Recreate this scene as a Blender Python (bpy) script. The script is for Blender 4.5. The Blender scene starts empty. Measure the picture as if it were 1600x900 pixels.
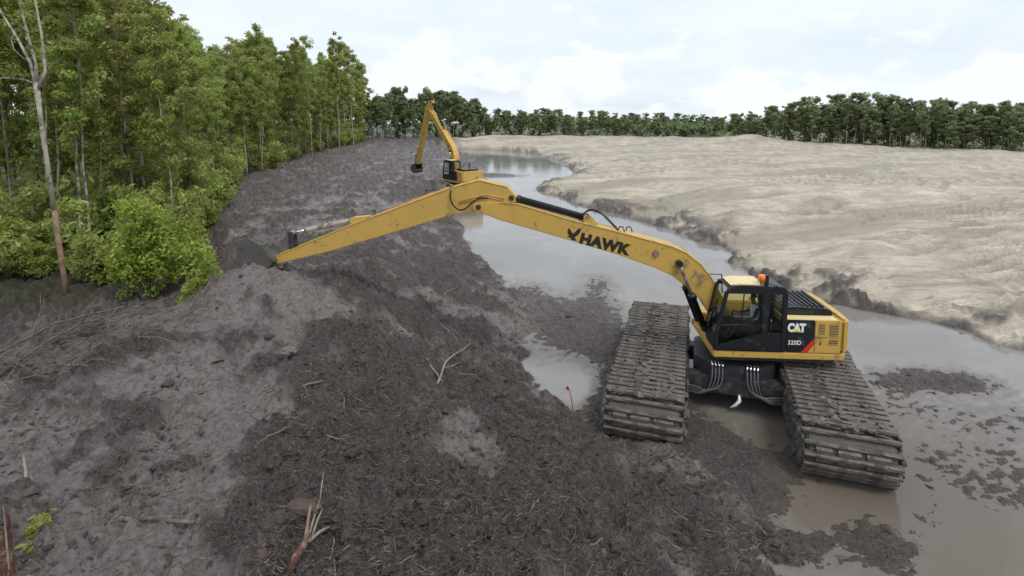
import bpy, bmesh, math, random
import numpy as np
from mathutils import Matrix, Vector
rng = np.random.default_rng(7)
random.seed(7)
S = bpy.context.scene
COL = S.collection
R = math.radians

# ------------------------------------------------------------------ camera
FPX, YH, Y0, CH = 860.0, 172.0, 260.0, 9.3          # focal length (px at 1600), horizon row, optical axis row, camera height
PITCH = math.atan((Y0 - YH) / FPX)
cam = bpy.data.cameras.new('camera'); co = bpy.data.objects.new('camera', cam); COL.objects.link(co)
co.location = (0, 0, CH); co.rotation_euler = (math.pi / 2 - PITCH, 0, 0)
cam.sensor_width = 36; cam.lens = 36 * FPX / 1600; cam.shift_y = -(450 - Y0) / 1600
cam.clip_start = 0.1; cam.clip_end = 6000
S.camera = co

# ------------------------------------------------------------------ sky, sun, exposure
SUN_EL, SUN_AZ = R(58), R(140)                       # sun high, behind thin cloud
w = bpy.data.worlds.new('World'); S.world = w; w.use_nodes = True
nt = w.node_tree; nt.nodes.clear()
def N(nt, t, **k):
    n = nt.nodes.new(t)
    for a, b in k.items(): setattr(n, a, b)
    return n
def L(nt, a, b): nt.links.new(a, b)
sky = N(nt, 'ShaderNodeTexSky', sky_type='NISHITA', sun_disc=False, sun_elevation=SUN_EL, sun_rotation=SUN_AZ, altitude=0, air_density=1.0, dust_density=2.0)
tc = N(nt, 'ShaderNodeTexCoord')
sp = N(nt, 'ShaderNodeSeparateXYZ'); L(nt, tc.outputs['Generated'], sp.inputs[0])
def M_(nt, op, a, b=None, c=None, clamp=False):
    n = N(nt, 'ShaderNodeMath', operation=op, use_clamp=clamp)
    for i, v in enumerate((a, b, c)):
        if v is None: continue
        if isinstance(v, (int, float)): n.inputs[i].default_value = v
        else: L(nt, v, n.inputs[i])
    return n.outputs[0]
def ramp(nt, fac, stops, interp='LINEAR'):
    n = N(nt, 'ShaderNodeValToRGB'); n.color_ramp.interpolation = interp
    e = n.color_ramp.elements
    while len(e) < len(stops): e.new(0.5)
    for q, (p, c) in zip(e, stops):
        q.position = p; q.color = (*c, 1) if not isinstance(c, (int, float)) else (c, c, c, 1)
    L(nt, fac, n.inputs[0]); return n.outputs[0]
def noise(nt, vec, scale, detail=5, rough=0.55, dist=0.0):
    n = N(nt, 'ShaderNodeTexNoise'); n.inputs['Scale'].default_value = scale; n.inputs['Detail'].default_value = detail
    n.inputs['Roughness'].default_value = rough; n.inputs['Distortion'].default_value = dist
    if vec is not None: L(nt, vec, n.inputs['Vector'])
    return n.outputs['Fac']
def mixc(nt, fac, a, b):
    n = N(nt, 'ShaderNodeMix', data_type='RGBA')
    for s, v in ((n.inputs[0], fac), (n.inputs[6], a), (n.inputs[7], b)):
        if isinstance(v, (int, float)): s.default_value = v
        elif isinstance(v, tuple): s.default_value = (*v, 1)
        else: L(nt, v, s)
    return n.outputs[2]
zc = M_(nt, 'MAXIMUM', sp.outputs[2], 0.0)
vz = N(nt, 'ShaderNodeCombineXYZ'); L(nt, sp.outputs[0], vz.inputs[0]); L(nt, sp.outputs[1], vz.inputs[1]); L(nt, M_(nt, 'MAXIMUM', sp.outputs[2], 0.012), vz.inputs[2]); L(nt, vz.outputs[0], sky.inputs['Vector'])
den = M_(nt, 'ADD', zc, 0.16)
cx = M_(nt, 'DIVIDE', sp.outputs[0], den); cy = M_(nt, 'DIVIDE', sp.outputs[1], den)
cv = N(nt, 'ShaderNodeCombineXYZ'); L(nt, cx, cv.inputs[0]); L(nt, cy, cv.inputs[1])
n1 = noise(nt, cv.outputs[0], 1.1, 6, 0.55, 0.4)                          # thin high sheet
sheet = ramp(nt, n1, [(0.30, 0.80), (0.62, 0.98)])
cb = N(nt, 'ShaderNodeCombineXYZ')                                         # cumulus low along the horizon
L(nt, sp.outputs[0], cb.inputs[0]); L(nt, sp.outputs[1], cb.inputs[1]); L(nt, M_(nt, 'MULTIPLY', sp.outputs[2], 1.9), cb.inputs[2])
n2 = noise(nt, cb.outputs[0], 8.5, 7, 0.52, 0.25)
band = ramp(nt, sp.outputs[2], [(0.0, 0.10), (0.05, 0.16), (0.13, -0.02 + 0.02), (1.0, 0.0)])
cum = ramp(nt, M_(nt, 'ADD', n2, band), [(0.60, 0.0), (0.68, 1.0)])
skyc = mixc(nt, sheet, sky.outputs[0], (7.75, 8.45, 9.2))
skyc = mixc(nt, M_(nt, 'MULTIPLY', cum, 0.6), skyc, (8.9, 9.05, 9.25))
bg = N(nt, 'ShaderNodeBackground'); bg.inputs[1].default_value = 0.1; L(nt, skyc, bg.inputs[0])
wo = N(nt, 'ShaderNodeOutputWorld'); L(nt, bg.outputs[0], wo.inputs[0])
sl = bpy.data.lights.new('sun', 'SUN'); sl.energy = 1.5; sl.angle = R(20); sl.color = (1, 0.96, 0.9)
so = bpy.data.objects.new('sun', sl); COL.objects.link(so); so.location = (0, 0, 60)
sd = Vector((math.sin(SUN_AZ) * math.cos(SUN_EL), math.cos(SUN_AZ) * math.cos(SUN_EL), math.sin(SUN_EL)))
so.rotation_euler = (-sd).to_track_quat('-Z', 'Y').to_euler()
S.view_settings.view_transform = 'Standard'; S.view_settings.look = 'None'
S.view_settings.exposure = 0.24; S.view_settings.gamma = 1.0; S.view_settings.use_curve_mapping = False
S.cycles.max_bounces = 6; S.cycles.transparent_max_bounces = 6; S.cycles.use_denoising = True
S.cycles.diffuse_bounces = 3; S.cycles.glossy_bounces = 3; S.cycles.transmission_bounces = 4

# ------------------------------------------------------------------ materials
MATS = {}
def mat(name, color=(0.5, 0.5, 0.5), rough=0.6, metal=0.0, var=0.15, vscale=3.0, bump=0.0, bscale=30.0, dirt=None, dirt_amt=0.0, dirt_scale=2.5, coat=0.0):
    m = bpy.data.materials.new(name); m.use_nodes = True; t = m.node_tree
    b = t.nodes['Principled BSDF']
    tc = N(t, 'ShaderNodeTexCoord'); v = tc.outputs['Object']
    f = noise(t, v, vscale, 6, 0.6)
    c = mixc(t, f, tuple(x * (1 - var) for x in color), tuple(min(1, x * (1 + var)) for x in color))
    rv = rough
    if dirt is not None:
        df = ramp(t, noise(t, v, dirt_scale, 8, 0.65, 0.5), [(0.62 - dirt_amt * 0.45, 0.0), (0.72 - dirt_amt * 0.4, 1.0)])
        c = mixc(t, df, c, dirt)
        rr = N(t, 'ShaderNodeMapRange'); L(t, df, rr.inputs[0]); rr.inputs[3].default_value = rough; rr.inputs[4].default_value = 0.85
        L(t, rr.outputs[0], b.inputs['Roughness'])
    else: b.inputs['Roughness'].default_value = rough
    L(t, c, b.inputs['Base Color']); b.inputs['Metallic'].default_value = metal
    if coat: b.inputs['Coat Weight'].default_value = coat
    if bump:
        bn = N(t, 'ShaderNodeBump'); bn.inputs['Strength'].default_value = bump; bn.inputs['Distance'].default_value = 0.03
        L(t, noise(t, v, bscale, 6, 0.65), bn.inputs['Height']); L(t, bn.outputs[0], b.inputs['Normal'])
    MATS[name] = m; return m
MUD_C = (0.105, 0.092, 0.082)
YEL = mat('yellow_paint', (0.55, 0.345, 0.076), 0.42, 0, 0.08, 1.2, dirt=(0.26, 0.17, 0.075), dirt_amt=0.16, dirt_scale=2.2)
LOUV = mat('grille_brown', (0.26, 0.155, 0.035), 0.5)
YELD = mat('muddy_yellow_paint', (0.53, 0.33, 0.075), 0.55, 0, 0.1, 1.5, dirt=(0.20, 0.15, 0.10), dirt_amt=0.10, dirt_scale=2.6)
CREAM = mat('cream_paint', (0.72, 0.58, 0.30), 0.4, 0, 0.06)
BLK = mat('black_paint', (0.012, 0.013, 0.016), 0.35, 0, 0.2, dirt=(0.06, 0.055, 0.05), dirt_amt=0.05)
RUB = mat('rubber', (0.015, 0.015, 0.016), 0.5)
HOSE = mat('grey_hose', (0.11, 0.11, 0.115), 0.4, 0.2)
STEEL = mat('bright_steel', (0.75, 0.75, 0.74), 0.18, 1.0, 0.05)
WORN = mat('worn_steel', (0.30, 0.29, 0.27), 0.45, 0.6, 0.25, dirt=(0.14, 0.115, 0.10), dirt_amt=0.35, dirt_scale=4, bump=0.3)
GREYCYL = mat('muddy_grey_cylinder', (0.34, 0.31, 0.27), 0.5, 0.2, 0.25, dirt=(0.16, 0.13, 0.11), dirt_amt=0.25)
MUDST = mat('mud_coated_steel', (0.085, 0.076, 0.068), 0.7, 0, 0.45, 3.0, bump=0.7, bscale=14, dirt=(0.03, 0.028, 0.026), dirt_amt=0.12, dirt_scale=5)
MUDBAR = mat('mud_coated_bar', (0.110, 0.092, 0.077), 0.42, 0, 0.45, 4.0, bump=0.6, bscale=16, dirt=(0.06, 0.053, 0.047), dirt_amt=0.25, dirt_scale=6)
DKST = mat('dark_steel', (0.035, 0.036, 0.04), 0.5, 0.2, 0.3, dirt=(0.10, 0.09, 0.08), dirt_amt=0.2)
SEAT = mat('seat_fabric', (0.012, 0.012, 0.013), 0.8)
WHITE = mat('white_print', (0.8, 0.8, 0.8), 0.5, 0, 0.02)
GREYP = mat('grey_print', (0.10, 0.10, 0.11), 0.5, 0, 0.02)
RED = mat('red_print', (0.62, 0.03, 0.02), 0.45, 0, 0.03)
LOGOY = mat('yellow_print', (0.80, 0.62, 0.03), 0.45, 0, 0.03)
INK = mat('black_print', (0.018, 0.014, 0.010), 0.6, 0, 0.05)
ORANGE = mat('orange_lens', (0.85, 0.22, 0.02), 0.2, 0, 0.1)
SKIN = mat('skin', (0.20, 0.10, 0.06), 0.55, 0, 0.05)
HAIR = mat('hair', (0.010, 0.008, 0.007), 0.6)
SHIRT = mat('shirt', (0.75, 0.76, 0.80), 0.8, 0, 0.1)
SLEEVE = mat('navy_cloth', (0.02, 0.025, 0.05), 0.8, 0, 0.1)
BARKP = mat('pale_bark', (0.38, 0.34, 0.28), 0.85, 0, 0.4, 4.0, bump=0.5, bscale=20, dirt=(0.12, 0.10, 0.075), dirt_amt=0.3, dirt_scale=2)
BARKG = mat('grey_brown_bark', (0.16, 0.13, 0.10), 0.9, 0, 0.45, 3.0, bump=0.5, bscale=18, dirt=(0.07, 0.06, 0.045), dirt_amt=0.3)
BARKR = mat('stripped_red_bark', (0.25, 0.155, 0.105), 0.85, 0, 0.45, 4.0, bump=0.5, bscale=20, dirt=(0.12, 0.09, 0.07), dirt_amt=0.3)
REDWOOD = mat('split_red_wood', (0.105, 0.04, 0.03), 0.85, 0, 0.6, 9.0, bump=0.9, bscale=30, dirt=(0.22, 0.15, 0.11), dirt_amt=0.3, dirt_scale=7)
STICK = mat('dry_stick', (0.26, 0.215, 0.165), 0.85, 0, 0.4, 5.0, dirt=(0.12, 0.10, 0.085), dirt_amt=0.25)
ROOTM = mat('dark_root', (0.08, 0.06, 0.05), 0.85, 0, 0.6, 6, dirt=(0.24, 0.195, 0.155), dirt_amt=0.2, dirt_scale=5.0)
PINKFLAG = mat('red_cloth', (0.75, 0.05, 0.05), 0.8, 0, 0.05)
def glass_mat():
    m = bpy.data.materials.new('tinted_glass'); m.use_nodes = True; t = m.node_tree; t.nodes.clear()
    tr = N(t, 'ShaderNodeBsdfTransparent'); tr.inputs[0].default_value = (0.74, 0.82, 0.78, 1)
    gl = N(t, 'ShaderNodeBsdfGlossy'); gl.inputs['Roughness'].default_value = 0.03
    fr = N(t, 'ShaderNodeFresnel'); fr.inputs[0].default_value = 1.5
    mx = N(t, 'ShaderNodeMixShader'); L(t, fr.outputs[0], mx.inputs[0]); L(t, tr.outputs[0], mx.inputs[1]); L(t, gl.outputs[0], mx.inputs[2])
    o = N(t, 'ShaderNodeOutputMaterial'); L(t, mx.outputs[0], o.inputs[0]); return m
GLASS = glass_mat()
def leaf_mat(name, dark, light, yellow, hueobj=0.5):
    m = bpy.data.materials.new(name); m.use_nodes = True; t = m.node_tree
    b = t.nodes['Principled BSDF']; out = t.nodes['Material Output']
    at = N(t, 'ShaderNodeAttribute', attribute_name='tone')
    oi = N(t, 'ShaderNodeObjectInfo')
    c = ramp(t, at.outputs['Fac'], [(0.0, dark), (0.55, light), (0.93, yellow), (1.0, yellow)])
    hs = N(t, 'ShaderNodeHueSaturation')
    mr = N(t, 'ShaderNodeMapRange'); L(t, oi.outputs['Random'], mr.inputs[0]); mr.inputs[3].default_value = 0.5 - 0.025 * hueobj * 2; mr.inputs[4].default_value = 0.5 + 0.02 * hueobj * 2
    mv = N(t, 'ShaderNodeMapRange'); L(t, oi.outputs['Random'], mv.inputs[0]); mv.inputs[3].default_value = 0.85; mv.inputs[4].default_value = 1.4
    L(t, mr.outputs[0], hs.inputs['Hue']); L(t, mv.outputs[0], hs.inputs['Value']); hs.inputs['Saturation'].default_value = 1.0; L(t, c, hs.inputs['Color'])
    L(t, hs.outputs[0], b.inputs['Base Color']); b.inputs['Roughness'].default_value = 0.45
    tl = N(t, 'ShaderNodeBsdfTranslucent'); L(t, hs.outputs[0], tl.inputs[0])
    mx = N(t, 'ShaderNodeMixShader'); mx.inputs[0].default_value = 0.5
    L(t, b.outputs[0], mx.inputs[1]); L(t, tl.outputs[0], mx.inputs[2]); L(t, mx.outputs[0], out.inputs[0]); return m
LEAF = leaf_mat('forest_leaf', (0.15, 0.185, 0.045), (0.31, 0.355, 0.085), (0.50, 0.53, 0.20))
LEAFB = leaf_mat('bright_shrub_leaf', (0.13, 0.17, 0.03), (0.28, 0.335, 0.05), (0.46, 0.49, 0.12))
LEAFF = leaf_mat('hazed_far_leaf', (0.14, 0.18, 0.09), (0.255, 0.305, 0.145), (0.37, 0.41, 0.21))  # distance haze put into the leaf colour, paler and bluer than the near leaves

# ------------------------------------------------------------------ helpers
class MB:
    def __init__(s): s.v = []; s.f = []
    def add(s, v, f):
        o = len(s.v); s.v += [tuple(p) for p in v]; s.f += [tuple(i + o for i in q) for q in f]; return s
    def box(s, x0, x1, y0, y1, z0, z1):
        return s.add([(x, y, z) for x in (x0, x1) for y in (y0, y1) for z in (z0, z1)],
                     [(0, 1, 3, 2), (4, 6, 7, 5), (0, 4, 5, 1), (2, 3, 7, 6), (0, 2, 6, 4), (1, 5, 7, 3)])
    def prism(s, poly, y0, y1, axis='y'):
        n = len(poly)
        P = lambda p, t: (p[0], t, p[1]) if axis == 'y' else ((p[0], p[1], t) if axis == 'z' else (t, p[0], p[1]))
        return s.add([P(p, y0) for p in poly] + [P(p, y1) for p in poly],
                     [tuple(range(n)), tuple(range(2 * n - 1, n - 1, -1))] + [(i, i + n, (i + 1) % n + n, (i + 1) % n) for i in range(n)])
    def tube(s, pts, rad, n=8, caps=True):
        pts = [Vector(p) for p in pts]; k = len(pts)
        rad = [rad] * k if isinstance(rad, (int, float)) else rad
        t0 = (pts[1] - pts[0]).normalized(); up = Vector((0, 0, 1)) if abs(t0.z) < 0.9 else Vector((1, 0, 0))
        a = t0.cross(up).normalized(); V = []; F = []
        for i, p in enumerate(pts):
            t = (pts[min(i + 1, k - 1)] - pts[max(i - 1, 0)]).normalized()
            a = (a - t * a.dot(t)).normalized(); b = t.cross(a)
            for j in range(n):
                g = 2 * math.pi * j / n; V.append(p + (a * math.cos(g) + b * math.sin(g)) * rad[i])
        for i in range(k - 1):
            for j in range(n): F.append((i * n + j, i * n + (j + 1) % n, (i + 1) * n + (j + 1) % n, (i + 1) * n + j))
        if caps: F += [tuple(range(n - 1, -1, -1)), tuple(range((k - 1) * n, k * n))]
        return s.add(V, F)
    def build(s, name, material, parent=None, smooth=False, bevel=0.0, fix=True):
        me = bpy.data.meshes.new(name); me.from_pydata(s.v, [], s.f)
        if fix:
            bm = bmesh.new(); bm.from_mesh(me); bmesh.ops.recalc_face_normals(bm, faces=bm.faces)
            if bevel: bmesh.ops.bevel(bm, geom=[e for e in bm.edges if e.is_manifold and e.calc_face_angle(0) > 0.5], offset=bevel, segments=2, affect='EDGES', clamp_overlap=True)
            bm.to_mesh(me); bm.free()
        if smooth: me.shade_smooth()
        return link(name, me, material, parent)
def link(name, me, material, parent=None):
    if material is not None and not me.materials: me.materials.append(material)
    o = bpy.data.objects.new(name, me); COL.objects.link(o); o.parent = parent; return o
def empty(name, loc=(0, 0, 0), rz=0.0):
    o = bpy.data.objects.new(name, None); COL.objects.link(o); o.location = loc; o.rotation_euler = (0, 0, rz); o.empty_display_size = 0.2; return o
def tag(o, label=None, cat=None, group=None, kind=None):
    for k, v in (('label', label), ('category', cat), ('group', group), ('kind', kind)):
        if v: o[k] = v
    return o
def np_mesh(name, V, F, attrs=None, smooth=False):
    """V (n,3), F (m,k) all the same size"""
    me = bpy.data.meshes.new(name); n, k = F.shape
    me.vertices.add(len(V)); me.vertices.foreach_set('co', np.ascontiguousarray(V, np.float32).ravel())
    me.loops.add(n * k); me.loops.foreach_set('vertex_index', np.ascontiguousarray(F, np.int32).ravel())
    me.polygons.add(n); me.polygons.foreach_set('loop_start', np.arange(0, n * k, k, dtype=np.int32))
    me.polygons.foreach_set('loop_total', np.full(n, k, np.int32))
    me.update(calc_edges=True)
    for a, d in (attrs or {}).items():
        at = me.attributes.new(a, 'FLOAT', 'POINT'); at.data.foreach_set('value', np.ascontiguousarray(d, np.float32))
    (me.shade_smooth if smooth else me.shade_flat)()
    return me
_perm = np.random.default_rng(3).permutation(1024).astype(np.int64)
_grad = np.stack([np.cos(np.arange(1024) * 2.399963), np.sin(np.arange(1024) * 2.399963)], 1)
def perlin(x, y):
    xi = np.floor(x).astype(np.int64); yi = np.floor(y).astype(np.int64); xf = x - xi; yf = y - yi
    u = xf * xf * xf * (xf * (xf * 6 - 15) + 10); v = yf * yf * yf * (yf * (yf * 6 - 15) + 10)
    def g(ix, iy, dx, dy):
        h = _grad[_perm[(_perm[ix & 1023] + iy) & 1023]]; return h[..., 0] * dx + h[..., 1] * dy
    a = g(xi, yi, xf, yf); b = g(xi + 1, yi, xf - 1, yf); c = g(xi, yi + 1, xf, yf - 1); d = g(xi + 1, yi + 1, xf - 1, yf - 1)
    return (a + u * (b - a)) + v * ((c + u * (d - c)) - (a + u * (b - a)))
def fbm(x, y, sc, oct=4, gain=0.5, off=0.0):
    s = 0; a = 1.0; k = 1.0 / sc
    for i in range(oct):
        s = s + a * perlin(x * k + off + i * 17.3, y * k - off * 1.7 + i * 9.1); a *= gain; k *= 2.03
    return s
def ridged(x, y, sc, oct=4, gain=0.5, off=0.0):
    s = 0; a = 1.0; k = 1.0 / sc
    for i in range(oct):
        s = s + a * (1 - 2.2 * np.abs(perlin(x * k + off + i * 17.3, y * k + off * 0.7 + i * 5.1))); a *= gain; k *= 2.1
    return s
def worley(x, y, sc, off=0):
    x = x / sc + off; y = y / sc - off * 0.6; xi = np.floor(x).astype(np.int64); yi = np.floor(y).astype(np.int64); d1 = np.full(x.shape, 9.0); cid = np.zeros(x.shape)
    for i in (-1, 0, 1):
        for j in (-1, 0, 1):
            h = _perm[(_perm[(xi + i) & 1023] + yi + j) & 1023]; px = xi + i + (h & 31) / 31.0; py = yi + j + (h >> 5) / 31.0
            d = (x - px) ** 2 + (y - py) ** 2; m = d < d1; d1 = np.where(m, d, d1); cid = np.where(m, _perm[h] / 1023.0, cid)
    return np.sqrt(d1), cid
def sst(a, b, x):
    t = np.clip((x - a) / (b - a), 0, 1); return t * t * (3 - 2 * t)
def tab(Y, pts):
    p = sorted(pts); return np.interp(Y, [a for a, b in p], [b for a, b in p])

# ------------------------------------------------------------------ terrain: mud berm, channel, sand
WL = [(3, 7.5), (8, 6.6), (11.3, 5.4), (13.2, 4.3), (15.4, 2.9), (17, 1.7), (19.4, 0.9), (21, 1.0), (22.5, 1.2), (24.4, 1.2), (26.8, 0.7), (31, -0.9), (36.7, -2.8), (46, -4.3),
      (55, -5.5), (62, -4.8), (75, -4.2), (91, -4), (110, -8), (127, -12), (140, -20)]
WR = [(3, 30), (12, 25), (16, 22.5), (20.9, 19.4), (24.4, 17), (26, 15), (30, 13.6), (38.5, 13.4), (45, 11), (54, 6.3), (60, 3.8), (65, 2.3), (70, 4), (75, 7.5), (82, 9.5), (100, 8.0), (118, 4), (127, -3), (136, -20)]
XF = [(15, -24), (20, -20.5), (23, -17.5), (27, -17.3), (33, -19.5), (48, -26.5), (60, -31), (75, -33.5), (100, -37), (150, -39), (170, -36)]
XRC = [(3, -2.4), (9, -3.9), (12.7, -4.8), (18, -5.4), (23.8, -6.2), (30, -8), (40, -11), (60, -14), (150, -22)]
XLC = [(3, -21), (8, -17), (11, -15), (14.3, -13.4), (18, -10.9), (21.5, -9.9), (25, -11.5), (29, -14.5), (35, -18), (45, -24), (60, -30), (75, -33), (150, -40)]
ZT = [(3, 1.9), (8, 2.2), (13, 2.45), (16, 2.6), (18.5, 2.7), (22, 2.65), (27, 2.35), (33, 2.0), (40, 1.65), (50, 1.35), (65, 1.1), (150, 1.0)]
def gs(X, Y, x, y, rx, ry): return np.exp(-((X - x) / rx) ** 2 - ((Y - y) / ry) ** 2)
TRACKS = []          # dozer tracks on the sand: (x0, y0, x1, y1, sag)
for k in range(50):
    y = 25 + 55 * random.random() ** 1.8; x = 20 + (y * 0.9 - 8) * random.random()
    a = R(random.choice((random.uniform(-12, 30), random.uniform(-50, 50)))); l = random.uniform(10, 32)
    TRACKS.append((x, y, x + l * math.cos(a), y + l * math.sin(a), random.uniform(-2.5, 2.5)))
def terrain(X, Y, full=False):
    X = np.asarray(X, float); Y = np.asarray(Y, float)
    D = np.hypot(X, Y)
    wob = fbm(X, Y, 3.0, 4, 0.55, 2.2)
    wl = tab(Y, WL) + wob * 0.9 + fbm(X, Y, 0.7, 3, 0.5, 8) * 0.3
    wr = tab(Y, WR) + fbm(X, Y, 3.5, 4, 0.55, 5.2) * 1.2
    dl = wl - X; dr = X - wr
    far = 1 / (1 + (D / 70) ** 2)
    # ---- left land
    xrc = tab(Y, XRC) + fbm(X, Y, 3, 3, 0.5, 31) * 0.8; xlc = tab(Y, XLC) + fbm(X, Y, 4, 3, 0.5, 41) * 0.9; zt = tab(Y, ZT)
    t = np.clip(dl / np.maximum(wl - xrc, 1.0), 0, 1)
    prof = 0.6 * t ** 1.5 + 0.4 * sst(0.05, 1.05, t)
    fl = 0.75 + 0.25 * fbm(X, Y, 9, 3, 0.5, 12)
    zl = zt * prof
    zl = fl + (zl - fl) * (1 - sst(0, 2.6, xlc - X) * sst(3, 0.0, np.abs(0.0)))
    # smooth wet plateau mask
    plat = sst(0.2, 1.6, xrc - X) * sst(-0.6, 0.8, X - xlc) * sst(27, 18, Y)
    plat = np.clip(plat + 0.9 * gs(X, Y, -11, 33, 4, 4) + 0.8 * gs(X, Y, -13, 45, 6, 7), 0, 1)
    toe = sst(2.2, 0.3, dl) * sst(8, 12, Y) * sst(34, 26, Y)
    pn = 0.80 * fbm(X, Y, 2.4, 4, 0.62, 91) + 0.30 * fbm(X * .8 + Y * .5, Y * 1.3 - X * .4, 0.7, 3, 0.6, 92)
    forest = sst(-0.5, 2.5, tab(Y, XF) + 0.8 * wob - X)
    plat = sst(-0.14, 0.24, 0.50 * np.maximum(plat, toe) - 0.23 + pn) * (1 - forest)
    rough = 1 - 0.55 * plat * (0.6 + 0.4 * sst(-0.2, 0.3, fbm(X, Y, 2.2, 3, 0.5, 77)))
    wx_ = X + 0.25 * fbm(X, Y, 0.8, 2, 0.5, 71); wy_ = Y + 0.25 * fbm(X, Y, 0.8, 2, 0.5, 72)
    lump = 0.16 * fbm(X, Y, 2.4, 3, 0.5, 3) + rough * (0.15 * ridged(wx_ * 0.8 + wy_ * 0.45, wy_ - wx_ * 0.3, 0.55, 4, 0.6, 63) + 0.24 * fbm(X, Y, 0.95, 3, 0.55, 4) + 0.085 * ridged(X, Y, 0.42, 3, 0.55, 6) * sst(-0.3, 0.3, fbm(X, Y, 2.0, 2, 0.5, 61)) + 0.045 * fbm(X, Y, 0.16, 3, 0.6, 9))
    if X.size > 2000:
        wx2 = X + 0.16 * fbm(X, Y, 0.35, 2, 0.6, 73); wy2 = Y + 0.16 * fbm(X, Y, 0.35, 2, 0.6, 74)
        f1, c1 = worley(wx2 * .9 + wy2 * .3, wy2 * 1.1 - wx2 * .3, 0.62, 3.3); f2, c2 = worley(wx2, wy2 * 1.2, 0.25, 7.7)
        lump = lump + rough * ((0.26 * c1 ** 1.5) * (1 - np.clip(f1 * 1.25, 0, 1) ** 2) + (0.02 + 0.12 * c2 ** 2) * (1 - np.clip(f2 * 1.3, 0, 1) ** 2) - 0.06)
    lump = lump + (1 - rough) * (0.035 * fbm(X, Y, 0.35, 4, 0.6, 19) - 0.03 * ridged(X, Y * 0.6, 0.7, 3, 0.5, 23))
    # furrows that run down the bank
    fur = np.sin((X * 0.5 + Y * 0.866) * 17 + 2.5 * fbm(X, Y, 2.2, 2, 0.5, 51))
    lump = lump + 0.10 * fur * np.clip(gs(X, Y, 0.3, 14.5, 1.7, 0.95) * 1.4, 0, 1) * sst(-.2, .1, fbm(X, Y, 1.5, 2, .5, 93))
    land = sst(0, 0.8, dl)
    zl = zl + lump * (0.25 + 0.75 * land)
    zl = zl + 0.75 * gs(X, Y, -7.8, 18.9, 2.4, 2.0) + 1.1 * gs(X, Y, -9.6, 56.5, 1.5, 2.4) + 0.62 * gs(X, Y, -7.9, 17.5, 1.5, 0.7) + 0.5 * gs(X, Y, -9.0, 18.3, 1.2, 0.8)
    zl = zl - 0.35 * gs(X, Y, -6.6, 13.9, 0.9, 0.5) + 0.35 * gs(X, Y, -3.9, 15.3, 0.7, 0.6)
    # ---- channel bed with shoals
    bed = -0.17 - 0.03 * np.clip(np.minimum(-dl, -dr) / 3, 0, 1)
    sh = 0.30 * gs(X, Y, 14.6, 18.2, 2.4, 1.0) + 0.10 * gs(X, Y, 14.0, 12.5, 3.5, 2.0) + 0.09 * gs(X, Y, 15.5, 15.6, 3.2, 1.3) + 0.20 * gs(X, Y, 4.2, 21.2, 1.4, 1.7) + 0.15 * gs(X, Y, 3.9, 25.6, 1.1, 2.6) + 0.13 * gs(X, Y, 4.6, 29, 0.9, 1.6)
    sh = sh + 0.20 * gs(X, Y, 5.5, 13.8, 3.0, 1.5) + 0.155 * gs(X, Y, 9.2, 12.4, 3.2, 1.6) + 0.19 * gs(X, Y, 3.4, 17.6, 1.0, 2.0) + 0.12 * gs(X, Y, 10.5, 16.5, 2.4, 1.0) + 0.12 * gs(X, Y, 6.2, 15.5, 2.2, 2.0)
    sh = sh + 0.20 * gs(X, Y, 6.0, 10.9, 1.1, 0.55) + 0.18 * gs(X, Y, 4.7, 11.9, 1.4, 0.6) + 0.20 * gs(X, Y, 7.9, 10.7, 0.6, 0.8)
    sh = sh - 0.16 * gs(X, Y, 6.0, 11.6, 1.2, 0.45) - 0.10 * gs(X, Y, 9.7, 13.2, 1.3, 0.6) - 0.12 * gs(X, Y, 11.0, 11.2, 1.5, 1.2) - 0.2 * gs(X, Y, 1.95, 17.8, 0.8, 1.1)
    sh = sh - 0.26 * gs(X, Y, 6.9, 14.9, 1.1, 1.7) - 0.24 * gs(X, Y, 7.9, 12.5, 1.8, 0.75)
    sh = sh + 0.9 * gs(X, Y, -7.8, 58.5, 1.8, 3.2) + 0.5 * gs(X, Y, -3.0, 78, 4.5, 2.2)
    sh = sh + 0.30 * gs(X, Y, 5.2, 13.6, 2.0, 2.2) + 0.24 * gs(X, Y, 3.2, 15.6, 1.3, 1.6) + 0.04 * gs(X, Y, 6.6, 13.2, 3.0, 1.8) + 0.36 * gs(X, Y, 2.4, 23.2, 2.0, 3.0) + 0.16 * gs(X, Y, 4.3, 19.6, 0.8, 2.5) + 0.10 * gs(X, Y, 5.0, 27.5, 1.2, 3.5) + 0.22 * gs(X, Y, 0.8, 27.5, 1.2, 2.2) + 0.07 * gs(X, Y, 9, 14, 7, 4.5) + 0.05 * gs(X, Y, 14, 15, 4, 4)
    fx_ = X * 0.85 + Y * 0.5; fy_ = Y * 1.5 - X * 0.6
    bedn = (0.05 * fbm(X, Y, 1.5, 3, 0.55, 14) + 0.085 * fbm(fx_, fy_, 0.40, 4, 0.68, 15)) * (0.30 + sst(0.02, 0.13, sh) * 1.0)
    zb = bed + sh + bedn
    # ---- sand
    fs = np.clip(dr / 3.0, 0, None)
    zs = 0.75 * (1 - np.exp(-fs * 1.3)) + 0.55 * sst(3, 16, dr) - 0.45 * sst(30, 70, dr)
    wx = X + 1.5 * fbm(X, Y, 8, 2, 0.5, 21); wy = Y + 1.5 * fbm(X, Y, 8, 2, 0.5, 22)
    ang = 0.25
    ca, sa = math.cos(ang), math.sin(ang)
    ux = wx * ca + wy * sa; uy = -wx * sa + wy * ca
    stre = fbm(ux * 0.22, uy, 1.7, 3, 0.5, 25)
    stre2 = ridged(ux * 0.30 + uy * 0.25, uy, 3.2, 3, 0.55, 27)
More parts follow.
